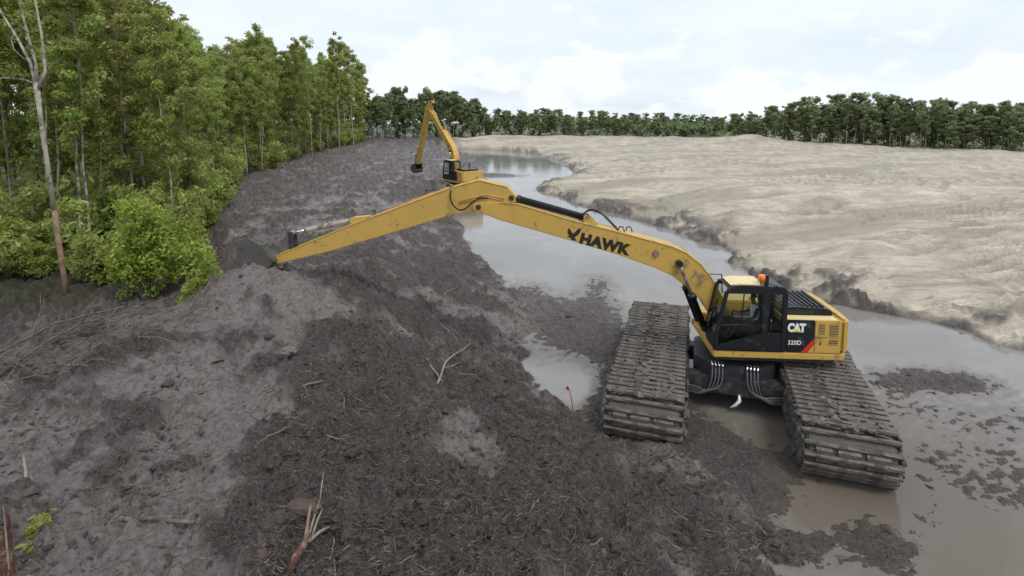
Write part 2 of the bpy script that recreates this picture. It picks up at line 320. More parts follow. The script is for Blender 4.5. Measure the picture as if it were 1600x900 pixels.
    dune = 0.38 * fbm(X, Y, 13, 2, 0.5, 28) + 0.22 * np.abs(fbm(ux * 0.14, uy, 4.5, 3, 0.55, 85)) * 2 + 0.05 * stre2 + 0.22 * stre + 0.05 * ridged(ux * 0.25, uy, 1.1, 3, 0.5, 26) + 0.03 * fbm(ux * 0.4, uy, 0.5, 3, 0.6, 29)
    ph = uy / 4.2 + 1.5 * fbm(ux * 0.25, uy * 0.6, 9, 3, 0.5, 81) + 0.10 * fbm(X, Y, 1.2, 3, 0.55, 82); sw = ph - np.floor(ph)
    sm_ = sst(-0.25, 0.25, fbm(X, Y, 12, 2, 0.5, 83))
    scarp = (sw ** 1.4) * sst(1.0, 0.88, sw)
    dune = dune + 0.6 * scarp * sm_ * far
    zs = zs + dune * sst(0.2, 4, dr) + 0.06 * fbm(X, Y, 0.6, 3, 0.6, 33) * sst(0, 0.5, dr) * sst(6, 2, dr)
    zs = zs + 1.9 * gs(X, Y, 59, 138, 11, 10) + 0.7 * gs(X, Y, 18, 135, 14, 10) + 0.9 * gs(X, Y, 1, 150, 12, 8) + 0.5 * gs(X, Y, 78, 122, 9, 6) + 0.7 * gs(X, Y, -15, 147, 10, 6) + 0.8 * gs(X, Y, 36, 128, 8, 8)
    zs = zs + 0.75 * gs(X, Y, 20, 31.0, 1.9, 2.2) + 0.6 * gs(X, Y, 17.5, 43, 2.8, 2.4) + 0.5 * gs(X, Y, 23, 52, 6, 2.5) + 0.7 * gs(X, Y, 34, 50, 8, 3) + 0.5 * gs(X, Y, 19, 26.5, 3, 1.2)
    trk = np.zeros_like(X)
    for (x0, y0, x1, y1, sag) in TRACKS:
        lx, ly = x1 - x0, y1 - y0; ln = math.hypot(lx, ly)
        s = ((X - x0) * lx + (Y - y0) * ly) / ln; d = ((Y - y0) * lx - (X - x0) * ly) / ln
        ok = (s > 0) & (s < ln); d = d - sag * 4 * (s / ln) * (1 - s / ln)
        m = ok * sst(0, 1.5, s) * sst(0, 1.5, ln - s)
        for o in (-1.0, 1.0):
            r_ = np.abs(d - o)
            trk = trk + m * (np.exp(-(r_ / 0.32) ** 4) * (-0.13 + 0.035 * np.sign(np.sin(s * 2 * math.pi / 0.6))) + 0.10 * np.exp(-((r_ - 0.48) / 0.13) ** 2))
    zs = zs + trk * sst(2, 5, dr)
    # ---- combine
    z = np.where(dl > 0, np.maximum(zl * sst(0, 0.7, dl) + zb * (1 - sst(0, 0.7, dl)), zb), np.where(dr > 0, zs * sst(0, 0.6, dr) + zb * (1 - sst(0, 0.6, dr)), zb))
    both = (dl > 0) & (dr > 0)
    zb2 = np.where(Y > 126, np.minimum(zl, 1.0) * sst(-6, -14, X) + zs * (1 - sst(-6, -14, X)), z); z = np.where(both, zb2, z)
    if not full: return z
    sand = np.where(dr > 0, sst(0.0, 1.4, dr + 1.1 * fbm(X, Y, 1.8, 4, 0.6, 55)), 0.0) * np.where(Y > 126, 1 - sst(-10, -22, X), 1.0)
    clump = sst(-0.02, 0.22, fbm(X, Y, 4.5, 3, 0.5, 57) + 0.45 * fbm(X, Y, 0.8, 3, 0.6, 58)) * sst(4.5, 1.0, dr)
    z = z + np.where(dr > 0, clump * (0.14 * ridged(X, Y, 0.6, 3, 0.6, 95) + 0.10), 0)
    sand = sand * (1 - 0.93 * clump)
    band = fbm(ux * 0.16, uy, 6.0, 4, 0.55, 84)
    grey = np.where(dr > 0, np.clip(0.9 * sst(0.08, 0.42, band + 0.25 * stre) + 0.6 * sst(0.0, 0.40, -stre * 0.9 + 0.6 * fbm(X, Y, 8, 3, 0.5, 59) - 0.04) + np.clip(-trk * 6, 0, .9) + 0.7 * sm_ * sst(0.80, 0.92, sw) + 0.5 * sm_ * sst(0.2, 0.02, sw), 0, 1), 0)
    wet = np.clip(sst(0.30, 0.02, z) + 0.0, 0, 1)
    brown = np.clip(gs(X, Y, 8.5, 13, 4, 3.0) + gs(X, Y, 6.3, 15, 3, 2.5), 0, 1)
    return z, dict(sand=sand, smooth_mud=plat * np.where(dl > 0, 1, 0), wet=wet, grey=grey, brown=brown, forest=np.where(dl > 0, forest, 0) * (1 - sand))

def mud_sand_material():
    m = bpy.data.materials.new('mud_and_sand'); m.use_nodes = True; t = m.node_tree; b = t.nodes['Principled BSDF']
    g = N(t, 'ShaderNodeNewGeometry'); v = g.outputs['Position']
    A = lambda n: N(t, 'ShaderNodeAttribute', attribute_name=n).outputs['Fac']
    nf = noise(t, v, 9, 10, 0.72); nm = noise(t, v, 1.6, 8, 0.62, 0.6); nl = noise(t, v, 0.35, 6, 0.6)
    st = N(t, 'ShaderNodeMapping'); st.inputs['Rotation'].default_value = (0, 0, 0.6); st.inputs['Scale'].default_value = (1, 3.2, 1.5); L(t, v, st.inputs[0])
    nfib = noise(t, st.outputs[0], 13, 9, 0.75, 1.2)
    dark = ramp(t, nfib, [(0.40, (0.020, 0.0155, 0.0145)), (0.48, (0.078, 0.061, 0.057)), (0.55, (0.138, 0.110, 0.103)), (0.66, (0.29, 0.244, 0.228))])
    reddish = ramp(t, nm, [(0.56, 0.0), (0.70, 0.6)])
    dark = mixc(t, reddish, dark, mixc(t, nfib, (0.07, 0.042, 0.030), (0.20, 0.140, 0.108)))
    light = ramp(t, nf, [(0.34, (0.05, 0.041, 0.038)), (0.40, (0.195, 0.163, 0.154)), (0.52, (0.27, 0.23, 0.22)), (0.7, (0.33, 0.288, 0.277))])
    lm = M_(t, 'MULTIPLY', A('smooth_mud'), ramp(t, M_(t, 'ADD', M_(t, 'MULTIPLY', nm, 0.6), M_(t, 'MULTIPLY', nfib, 0.4)), [(0.36, 0.15), (0.48, 1.0)]))
    mud = mixc(t, lm, dark, light)
    wetc = ramp(t, nf, [(0.34, (0.06, 0.05, 0.044)), (0.48, (0.135, 0.115, 0.101)), (0.65, (0.20, 0.173, 0.154))])
    mud = mixc(t, M_(t, 'MULTIPLY', A('wet'), 0.75), mud, wetc)
    mud = mixc(t, M_(t, 'MULTIPLY', A('brown'), M_(t, 'MULTIPLY', A('wet'), 0.8)), mud, mixc(t, nf, (0.085, 0.070, 0.056), (0.17, 0.142, 0.116)))
    sandc = ramp(t, noise(t, v, 0.55, 9, 0.62), [(0.3, (0.42, 0.362, 0.285)), (0.5, (0.54, 0.473, 0.377)), (0.7, (0.62, 0.55, 0.447))])
    grain = ramp(t, nf, [(0.3, 0.86), (0.7, 1.08)])
    mm = N(t, 'ShaderNodeMix', data_type='RGBA', blend_type='MULTIPLY'); mm.inputs[0].default_value = 1; L(t, sandc, mm.inputs[6]); L(t, grain, mm.inputs[7])
    sm = N(t, 'ShaderNodeMapping'); sm.inputs['Rotation'].default_value = (0, 0, -0.25); sm.inputs['Scale'].default_value = (0.16, 1.0, 1.0); L(t, v, sm.inputs[0])
    sstk = noise(t, sm.outputs[0], 0.7, 11, 0.66, 1.8)
    sline = ramp(t, sstk, [(0.38, 0.60), (0.45, 0.96), (0.48, 1.02), (0.50, 0.66), (0.52, 1.02), (0.55, 0.97), (0.57, 0.78), (0.59, 1.0), (0.66, 1.10)])
    sm3 = N(t, 'ShaderNodeMapping'); sm3.inputs['Rotation'].default_value = (0, 0, 0.45); sm3.inputs['Scale'].default_value = (0.12, 1.0, 1.0); L(t, v, sm3.inputs[0])
    sst3 = noise(t, sm3.outputs[0], 0.45, 10, 0.6, 2.2)
    sl3 = ramp(t, sst3, [(0.44, 1.0), (0.46, 0.76), (0.475, 1.03), (0.53, 1.0), (0.545, 0.72), (0.56, 1.04)])
    mm3 = N(t, 'ShaderNodeMix', data_type='RGBA', blend_type='MULTIPLY'); mm3.inputs[0].default_value = 1; L(t, sline, mm3.inputs[6]); L(t, sl3, mm3.inputs[7]); sline = mm3.outputs[2]
    mm2 = N(t, 'ShaderNodeMix', data_type='RGBA', blend_type='MULTIPLY'); mm2.inputs[0].default_value = 1; L(t, mm.outputs[2], mm2.inputs[6]); L(t, sline, mm2.inputs[7]); mm = mm2
    sandc = mixc(t, M_(t, 'MULTIPLY', A('grey'), 0.8), mm.outputs[2], mixc(t, nf, (0.25, 0.217, 0.17), (0.33, 0.288, 0.228)))
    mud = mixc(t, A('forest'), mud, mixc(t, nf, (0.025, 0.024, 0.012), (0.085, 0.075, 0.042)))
    col = mixc(t, A('sand'), mud, sandc)
    L(t, col, b.inputs['Base Color'])
    rw = M_(t, 'MULTIPLY', A('wet'), 0.46); rl = M_(t, 'MULTIPLY', lm, 0.24)
    rr = M_(t, 'SUBTRACT', M_(t, 'SUBTRACT', ramp(t, M_(t, 'ADD', M_(t, 'MULTIPLY', nm, 0.6), M_(t, 'MULTIPLY', nf, 0.4)), [(0.40, 0.30), (0.58, 0.70)]), M_(t, 'MULTIPLY', rw, 0.5)), M_(t, 'MULTIPLY', rl, 0.5))
    rr = M_(t, 'ADD', rr, M_(t, 'MULTIPLY', A('sand'), 0.3), clamp=True)
    L(t, rr, b.inputs['Roughness'])
    bn = N(t, 'ShaderNodeBump'); bn.inputs['Distance'].default_value = 0.12
    bs = M_(t, 'SUBTRACT', 0.9, M_(t, 'MULTIPLY', A('sand'), 0.45)); L(t, bs, bn.inputs['Strength'])
    L(t, M_(t, 'ADD', M_(t, 'ADD', nfib, M_(t, 'MULTIPLY', nf, 0.6)), M_(t, 'MULTIPLY', M_(t, 'ADD', sstk, M_(t, 'MULTIPLY', sline, 0.5)), M_(t, 'MULTIPLY', A('sand'), 3.0))), bn.inputs['Height']); L(t, bn.outputs[0], b.inputs['Normal'])
    return m
GROUND = mud_sand_material()
na = 820
tt = np.linspace(0, 1, 720)
inv = 1 / 5.0 + (1 / 210.0 - 1 / 5.0) * tt
lg = np.exp(math.log(5.0) + (math.log(210.0) - math.log(5.0)) * tt)
rr_ = 1 / (0.62 * inv + 0.38 / lg)
rr_ = np.concatenate([rr_, [225, 250, 290, 350, 430]])
aa = np.linspace(R(-52), R(52), na)
RR, AA = np.meshgrid(rr_, aa, indexing='ij')
GX = RR * np.sin(AA); GY = RR * np.cos(AA)
gz, gat = terrain(GX.ravel(), GY.ravel(), True)
gz = np.where(RR.ravel() > 212, 0.9 - 0.008 * (RR.ravel() - 212), gz); gat['sand'] = gat['sand'] * sst(215, 180, RR.ravel())
nr = len(rr_)
i0 = (np.arange(nr - 1)[:, None] * na + np.arange(na - 1)[None, :]).ravel()
gF = np.stack([i0, i0 + 1, i0 + na + 1, i0 + na], 1)[:, ::-1]
gm = np_mesh('ground', np.stack([GX.ravel(), GY.ravel(), gz], 1), gF, gat, True)
tag(link('ground', gm, GROUND), kind='structure', label='dark dug mud bank and pale sand fill either side of the channel')
GZ = gz.reshape(nr, na)
def ground_z(X, Y):
    X = np.asarray(X, float); Y = np.asarray(Y, float)
    fi = np.interp(np.hypot(X, Y), rr_, np.arange(nr)); fj = np.interp(np.arctan2(X, Y), aa, np.arange(na))
    i = np.minimum(fi.astype(int), nr - 2); j = np.minimum(fj.astype(int), na - 2); u = fi - i; v = fj - j
    return (GZ[i, j] * (1 - v) + GZ[i, j + 1] * v) * (1 - u) + (GZ[i + 1, j] * (1 - v) + GZ[i + 1, j + 1] * v) * u
def zt1(x, y): return float(ground_z(x, y))
base = MB().add([(-420, -420, -1.2), (420, -420, -1.2), (420, 420, -1.2), (-420, 420, -1.2)], [(0, 1, 2, 3)]).build('terrain', GROUND, fix=False)
tag(base, kind='structure')

# water
def water_material():
    m = bpy.data.materials.new('muddy_water'); m.use_nodes = True; t = m.node_tree; b = t.nodes['Principled BSDF']
    g = N(t, 'ShaderNodeNewGeometry'); v = g.outputs['Position']
    nl = noise(t, v, 0.16, 6, 0.6, 0.5); nf = noise(t, v, 2.2, 8, 0.65, 0.8)
    c = ramp(t, nl, [(0.35, (0.20, 0.19, 0.178)), (0.6, (0.26, 0.25, 0.238))])
    film = ramp(t, nf, [(0.50, 0.0), (0.66, 0.5)])
    c = mixc(t, film, c, (0.20, 0.18, 0.16))
    vl = N(t, 'ShaderNodeVectorMath', operation='DISTANCE'); L(t, v, vl.inputs[0]); vl.inputs[1].default_value = (8.6, 12.6, 0)
    br = ramp(t, M_(t, 'ADD', M_(t, 'DIVIDE', vl.outputs['Value'], 8.0), M_(t, 'MULTIPLY', nf, 0.25)), [(0.45, 0.95), (0.85, 0.0)])
    c = mixc(t, br, c, (0.135, 0.110, 0.085))
    si = N(t, 'ShaderNodeAttribute', attribute_name='silt').outputs['Fac']
    c = mixc(t, M_(t, 'MULTIPLY', si, 0.85), c, mixc(t, nf, (0.115, 0.095, 0.08), (0.165, 0.14, 0.12)))
    L(t, c, b.inputs['Base Color']); b.inputs['IOR'].default_value = 1.333
    L(t, M_(t, 'ADD', ramp(t, nf, [(0.4, 0.04), (0.7, 0.14)]), M_(t, 'MULTIPLY', si, 0.12)), b.inputs['Roughness'])
    bn = N(t, 'ShaderNodeBump'); bn.inputs['Strength'].default_value = 0.10; bn.inputs['Distance'].default_value = 0.03
    L(t, noise(t, v, 3.0, 5, 0.6, 0.4), bn.inputs['Height']); L(t, bn.outputs[0], b.inputs['Normal'])
    return m
WATER = water_material()
wi = np.arange(0, nr - 5, 2); wj = np.arange(0, na, 2); wX = GX[np.ix_(wi, wj)]; wY = GY[np.ix_(wi, wj)]; wz = GZ[np.ix_(wi, wj)]
wn = len(wj); i0 = (np.arange(len(wi) - 1)[:, None] * wn + np.arange(wn - 1)[None, :]).ravel(); wF = np.stack([i0, i0 + wn, i0 + wn + 1, i0 + 1], 1)
wk = (wz.ravel()[wF].min(1) < 0.05) & (wY.ravel()[wF].max(1) < 150); wF = wF[wk]; uq, inv_ = np.unique(wF, return_inverse=True)
wV = np.stack([wX.ravel()[uq], wY.ravel()[uq], np.zeros(len(uq))], 1)
wb = link('water', np_mesh('water', wV, inv_.reshape(-1, 4), {'silt': sst(-0.15, -0.02, wz.ravel()[uq])}, True), WATER)
tag(wb, kind='structure', label='grey silty water lying in the dug channel')

# ------------------------------------------------------------------ mud clods and root litter (stuff)
ICO = bmesh.new(); bmesh.ops.create_icosphere(ICO, subdivisions=1, radius=1.0); ICO.verts.ensure_lookup_table()
iv = np.array([v.co[:] for v in ICO.verts]); ifc = np.array([[v.index for v in f.verts] for f in ICO.faces]); ICO.free()
def scatter_points(n, ymin, ymax, keep):
    out = []
    while sum(len(o) for o in out) < n:
        u = rng.random(n * 2); Y = 1 / (1 / ymin + (1 / ymax - 1 / ymin) * u); X = Y * (rng.random(n * 2) * 2.1 - 1.05)
        k = keep(X, Y); out.append(np.stack([X[k], Y[k]], 1))
    return np.concatenate(out)[:n]
def mud_keep(X, Y):
    wl = tab(Y, WL); xrc = tab(Y, XRC); xlc = tab(Y, XLC)
    p = np.where(X < wl + 0.3, 1.0, 0.0) * np.where(X < xrc - 0.5, 0.22, 1.0) * np.where(X < xlc - 1, 0.5, 1.0)
    p = p * (0.15 + sst(-0.25, 0.3, fbm(X, Y, 1.6, 3, 0.55, 88)))
    sho = (gs(X, Y, 14.6, 18.2, 2.6, 1.1) + gs(X, Y, 15, 15, 3, 1.3) + 0.6 * gs(X, Y, 3.9, 23.6, 1.3, 4) + gs(X, Y, 6.0, 10.9, 1.1, 0.5) + 0.6 * gs(X, Y, 9.2, 12.4, 3, 1.6) + gs(X, Y, 8.2, 10.7, .8, .6) + 0.5*gs(X, Y, 5, 13.5, 2, 1.5)) * 0.22
    wr = tab(Y, WR); sho = sho + 0.5 * np.exp(-((X - wr - 0.6) / 0.8) ** 2) * sst(0.0, 0.25, fbm(X, Y, 4.5, 3, 0.5, 57) + .1)
    p = np.maximum(p, sho)
    return rng.random(len(X)) < p
def clods(name, n, smin, smax, ymin, ymax, material, label):
    P = scatter_points(n, ymin, ymax, mud_keep); z = ground_z(P[:, 0], P[:, 1])
    k = z > -0.07; P = P[k]; z = z[k]; n = len(P)
    s = smin * (smax / smin) ** (rng.random(n) ** 2.4)
    V = iv[None] * (1 + rng.normal(0, 0.40, (n, 12, 1))) * (s[:, None, None]) * np.stack([0.8 + 1.3 * rng.random(n) ** 2, 0.6 + 0.5 * rng.random(n), 0.3 + 0.35 * rng.random(n)], 1)[:, None, :]
    a = rng.random(n) * 6.28; c, s_ = np.cos(a)[:, None], np.sin(a)[:, None]
    tl = rng.normal(0, 0.45, n)[:, None]; V = np.stack([V[..., 0], V[..., 1] * np.cos(tl) - V[..., 2] * np.sin(tl), V[..., 1] * np.sin(tl) + V[..., 2] * np.cos(tl)], -1)
    x = V[..., 0] * c - V[..., 1] * s_; y = V[..., 0] * s_ + V[..., 1] * c
    V = np.stack([x + P[:, :1], y + P[:, 1:], V[..., 2] + z[:, None] + 0.1 * s[:, None]], -1).reshape(-1, 3)
    F = (ifc[None] + (np.arange(n) * 12)[:, None, None]).reshape(-1, 3)
    tag(link(name, np_mesh(name, V, F, {'tone': np.repeat(rng.random(n) ** 1.5, 12)}, False), material), label=label, kind='stuff')
def clod_material():
    m = bpy.data.materials.new('mud_clod'); m.use_nodes = True; t = m.node_tree; b = t.nodes['Principled BSDF']
    g = N(t, 'ShaderNodeNewGeometry'); v = g.outputs['Position']
    at = N(t, 'ShaderNodeAttribute', attribute_name='tone').outputs['Fac']
    f = M_(t, 'ADD', M_(t, 'MULTIPLY', at, 0.55), M_(t, 'MULTIPLY', noise(t, v, 22, 8, 0.7), 0.45))
    c = ramp(t, f, [(0.2, (0.026, 0.020, 0.017)), (0.5, (0.07, 0.057, 0.05)), (0.72, (0.115, 0.095, 0.083)), (0.88, (0.20, 0.17, 0.15))])
    L(t, c, b.inputs['Base Color']); b.inputs['Roughness'].default_value = 0.55
    bn = N(t, 'ShaderNodeBump'); bn.inputs['Strength'].default_value = 0.8; bn.inputs['Distance'].default_value = 0.04
    L(t, noise(t, v, 30, 6, 0.7), bn.inputs['Height']); L(t, bn.outputs[0], b.inputs['Normal']); return m
CLOD = clod_material()
clods('mud_clods', 20000, 0.012, 0.075, 6.0, 60, GROUND, 'dark clods of dug mud strewn over the bank')
def slabs(name, n, smin, smax, label):
    P = scatter_points(n, 6.0, 40, mud_keep); z = ground_z(P[:, 0], P[:, 1]); k = z > 0.0; P = P[k]; z = z[k]; n = len(P)
    bm = bmesh.new(); bmesh.ops.create_icosphere(bm, subdivisions=2, radius=1.0); sv = np.array([v.co[:] for v in bm.verts]); bm.verts.index_update(); sf = np.array([[v.index for v in f.verts] for f in bm.faces]); bm.free(); m = len(sv)
    Vs = []
    for i in range(n):
        s_ = smin * (smax / smin) ** (rng.random() ** 2.0); o = rng.random() * 50
        kk = 1 + 0.55 * fbm(sv[:, 0] + o, sv[:, 1] + 1.3 * sv[:, 2], 0.9, 2, 0.6, i % 37) + 0.35 * fbm(sv[:, 0] - sv[:, 2] + o, sv[:, 1], 0.35, 2, 0.6, i % 17)
        v_ = sv * kk[:, None] * np.array([s_ * rng.uniform(.9, 1.9), s_ * rng.uniform(.7, 1.1), s_ * rng.uniform(.5, .85)]); a = rng.normal(0.6, .8); c_, d_ = math.cos(a), math.sin(a)
        Vs.append(np.stack([v_[:, 0] * c_ - v_[:, 1] * d_ + P[i, 0], v_[:, 0] * d_ + v_[:, 1] * c_ + P[i, 1], v_[:, 2] + z[i] - 0.02], 1))
    F = (sf[None] + (np.arange(n) * m)[:, None, None]).reshape(-1, 3)
    tag(link(name, np_mesh(name, np.concatenate(Vs), F, {'tone': np.repeat(rng.random(n), m)}, True), GROUND), label=label, kind='stuff')
slabs('mud_slabs', 600, 0.05, 0.17, 'larger slumped lumps of mud lying over the bank')
def litter(name, n, ymin, ymax, lmin, lmax, rad, material, label, keep=mud_keep, straight=0.35):
    P = scatter_points(n, ymin, ymax, keep); z0 = ground_z(P[:, 0], P[:, 1]); k = z0 > -0.03; P = P[k]; n = len(P)
    a = rng.normal(0.5, 1.1, n) + (rng.random(n) < 0.3) * 1.5; l = lmin * (lmax / lmin) ** (rng.random(n) ** 1.8); SEG = 4
    pts = np.zeros((n, SEG, 3)); x, y = P[:, 0].copy(), P[:, 1].copy()
    lift = np.zeros(n); slope = rng.normal(0.0, 0.22, n)
    for i in range(SEG):
        pts[:, i, 0] = x; pts[:, i, 1] = y; x = x + np.cos(a) * l / (SEG - 1); y = y + np.sin(a) * l / (SEG - 1); a = a + rng.normal(0, straight, n)
    for i in range(SEG): pts[:, i, 2] = ground_z(pts[:, i, 0], pts[:, i, 1]) + 0.012 + np.maximum(0, slope * l * i / (SEG - 1)) * 0.8 + 0.02 * rng.random(n)
    pts[:, :, 2] = 0.5 * pts[:, :, 2] + 0.5 * pts[:, :, 2].mean(1, keepdims=True)
    r = rad * (0.5 + rng.random(n)) * (0.6 + 0.4 * l / lmax)
    d = pts[:, -1] - pts[:, 0]; d /= np.linalg.norm(d, axis=1, keepdims=True) + 1e-6
    sx = np.stack([-d[:, 1], d[:, 0], 0 * d[:, 0]], 1); sz = np.cross(d, sx)
    V = np.zeros((n, SEG, 3, 3))
    for j in range(3):
        g = 2.094 * j + 1.57
        for i in range(SEG): V[:, i, j] = pts[:, i] + (sx * math.cos(g) + sz * math.sin(g)) * (r * (1 - 0.22 * i))[:, None]
    V = V.reshape(-1, 3); F = []
    for i in range(SEG - 1):
        for j in range(3): F.append((i * 3 + j, i * 3 + (j + 1) % 3, (i + 1) * 3 + (j + 1) % 3, (i + 1) * 3 + j))
    F = (np.array(F)[None] + (np.arange(n) * SEG * 3)[:, None, None]).reshape(-1, 4)
    tag(link(name, np_mesh(name, V, F, {'tone': np.repeat(rng.random(n), SEG * 3)}), material), label=label, kind='stuff')
litter('root_litter', 20000, 6.0, 45, 0.08, 0.55, 0.011, ROOTM, 'dark torn roots and fibres matted in the mud')
litter('twig_litter', 1900, 6.0, 45, 0.12, 0.7, 0.0095, STICK, 'pale broken twigs scattered over the mud')

# ------------------------------------------------------------------ trees
def leaf_cloud(cent, per, spread, size, rs, up=0.35, tone0=0.5):
    """leaf quads around clump centres; returns V, F, tone"""
    n = len(cent) * per
    c = np.repeat(cent, per, 0); sc = np.repeat(spread, per)[:, None]
    d = rs.normal(0, 1, (n, 3)); d /= np.linalg.norm(d, axis=1, keepdims=True); rad = rs.random(n)[:, None] ** 0.45
    p = c + d * rad * sc * np.array([1, 1, 0.75])
    nrm = rs.normal(0, 1, (n, 3)) + d * 0.8 + np.array([0, 0, up]); nrm /= np.linalg.norm(nrm, axis=1, keepdims=True)
    t = np.cross(nrm, rs.normal(0, 1, (n, 3))); t /= np.linalg.norm(t, axis=1, keepdims=True); b = np.cross(nrm, t)
    s = size * (0.6 + 0.8 * rs.random(n))[:, None]
    V = np.stack([p - t * s, p + b * s * 0.42, p + t * s, p - b * s * 0.42], 1).reshape(-1, 3)
    F = np.arange(n * 4).reshape(-1, 4)
    clump_t = np.repeat(rs.random(len(cent)), per)
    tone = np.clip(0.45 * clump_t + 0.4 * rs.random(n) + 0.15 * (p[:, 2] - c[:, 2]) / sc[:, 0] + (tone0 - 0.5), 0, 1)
    return V, F, np.repeat(tone, 4)
def tree_meshes(seed, h=18.0, c0=0.35, rad=2.2, nl=16, per=90, clump=0.85, leaf=0.16, r0=0.14, lean=0.05, nc=3, leaves=True, fork=False, tone0=0.5, sides=6):
    rs = np.random.default_rng(seed); rd = random.Random(seed)
    mb = MB(); K = 9; pts = []; x = y = 0.0; dx, dy = rd.gauss(0, lean), rd.gauss(0, lean)
    for i in range(K):
        f = i / (K - 1); pts.append((x, y, -0.4 + f * (h * 0.97 + 0.4))); x += (dx + rd.gauss(0, lean * 0.8)) * h / K; y += (dy + rd.gauss(0, lean * 0.8)) * h / K
    mb.tube(pts, [r0 * (1.25 if i == 0 else 1 - 0.88 * i / (K - 1)) for i in range(K)], sides)
    P = np.array(pts); cents = []; spr = []
    def at(f): z = f * (K - 1); i = min(int(z), K - 2); return P[i] + (P[i + 1] - P[i]) * (z - i)
    for k in range(nl):
        f = c0 + (0.97 - c0) * (k + rd.random()) / nl; b = at(f); a = rd.random() * 6.283
        sh = math.sin(math.pi * min(1, max(0.08, (f - c0 + 0.06) / (1.08 - c0)))) ** 0.7
        ln = rad * sh * rd.uniform(0.55, 1.25); up = rd.uniform(0.35, 1.1)
        e = b + np.array([math.cos(a) * ln, math.sin(a) * ln, ln * up]); m = (b + e) / 2 + np.array([0, 0, -0.12 * ln])
        rb = max(0.015, r0 * (1 - 0.85 * f) * 0.45)
        mb.tube([b, m, e], [rb, rb * 0.7, rb * 0.3], 4, caps=False)
        for q in range(nc):
            g = rd.uniform(0.35, 1.08); cents.append(b + (e - b) * g + rs.normal(0, 0.22 * clump, 3)); spr.append(clump * rd.uniform(0.55, 1.2))
    for q in range(2): cents.append(P[-1] + rs.normal(0, 0.3, 3)); spr.append(clump * 0.8)
    tm = bpy.data.meshes.new('trunk'); tm.from_pydata(mb.v, [], mb.f); tm.shade_smooth()
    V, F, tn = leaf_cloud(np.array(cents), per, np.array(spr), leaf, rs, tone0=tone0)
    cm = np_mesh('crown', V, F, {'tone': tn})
    return tm, cm
def put_tree(name, tm, cm, bark, leafm, loc, scale, rz, label, group=None, sz=None, cat='tree'):
    o = empty(name, loc, rz); o.scale = (scale, scale, sz or scale); tag(o, label, cat, group)
    if not tm.materials: tm.materials.append(bark)
    if cm is not None and not cm.materials: cm.materials.append(leafm)
    a = bpy.data.objects.new('trunk', tm); COL.objects.link(a); a.parent = o
    if cm is not None: b = bpy.data.objects.new('crown', cm); COL.objects.link(b); b.parent = o
    return o
# shapes: each has height 18
LT = [tree_meshes(11, 18, 0.20, 1.9, 31, 78, 0.66, 0.14, 0.11), tree_meshes(12, 18, 0.30, 1.7, 26, 80, 0.62, 0.14, 0.10, 0.03), tree_meshes(13, 18, 0.16, 2.2, 33, 78, 0.74, 0.15, 0.12),
      tree_meshes(14, 18, 0.40, 1.5, 21, 76, 0.60, 0.13, 0.09, 0.05), tree_meshes(15, 18, 0.25, 1.8, 28, 76, 0.62, 0.14, 0.10, 0.04)]
THIN = tree_meshes(16, 18, 0.55, 1.3, 14, 60, 0.55, 0.15, 0.08, 0.03)
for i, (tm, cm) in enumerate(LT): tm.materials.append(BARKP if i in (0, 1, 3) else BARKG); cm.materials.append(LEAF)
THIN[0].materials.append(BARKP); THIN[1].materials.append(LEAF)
XF = [(15, -24), (20, -20.5), (23, -17.5), (27, -17.3), (33, -19.5), (48, -26.5), (60, -31), (75, -33.5), (100, -37), (150, -39), (170, -36)]
SKYL = [(-400, -300), (100, -160), (225, -60), (250, 5), (285, 28), (310, 52), (345, 88), (368, 88), (376, 45), (425, 58), (440, 80), (480, 64), (505, 88), (525, 62), (560, 74), (572, 125), (590, 150), (610, 160)]
def px_of(X, Y): return 800 + FPX * X / (Y * math.cos(PITCH) + 8 * math.sin(PITCH))
def top_limit(X, Y, table):
    return CH + (YH - np.interp(px_of(X, Y), [a for a, b in table], [b for a, b in table])) * Y / FPX
spots = []; rt = random.Random(5); tries = 0
while len(spots) < 215 and tries < 40000:
    tries += 1
    Y = 22 + 145 * rt.random() ** 1.5; dpt = 26 * rt.random() ** 1.6; X = np.interp(Y, [a for a, b in XF], [b for a, b in XF]) - dpt
    if X < -1.02 * Y - 3: continue
    if Y < 28.5 and px_of(X, Y) < 330: continue
    md = 1.25 + Y * 0.008
    if any((X - a) ** 2 + (Y - b) ** 2 < md * md for a, b in spots): continue
    spots.append((X, Y))
for X, Y in spots:
    hl = top_limit(X, Y, SKYL) - 0.7; h = min(hl * rt.uniform(0.86, 1.02), rt.uniform(15, 24))
    if h < 4: continue
    k = rt.randrange(6)
    tm, cm = LT[k] if k < 5 else THIN
    s = h / 18
    form = ('full-crowned', 'narrow', 'broad', 'high-crowned', 'lightly branched', 'thin feathery')[k]; pxx = px_of(X, Y)
    zone = 'left of the bare tree' if pxx < 60 else 'between bare tree and bright shrub' if pxx < 150 else 'rising behind the bright shrub' if pxx < 260 else 'beside the mud clearing corner' if pxx < 345 else 'below the tallest skyline tree' if pxx < 440 else 'below the twin thin skyline trees'
    lab, g = (('%s green forest tree %s' % (form, zone), '%s near trees %s' % (form, zone)) if Y < 50 else
              ('%s tree set back in the forest, %s' % (form, zone), '%s set-back trees %s' % (form, zone)) if Y < 95 else
              ('distant %s tree far along the forest edge, %s' % (form, zone), '%s far trees %s' % (form, zone)))
    put_tree('forest_tree', tm, cm, None, None, (X, Y, zt1(X, Y)), max(s, 0.55), rt.random() * 6.28, lab, g, sz=s)
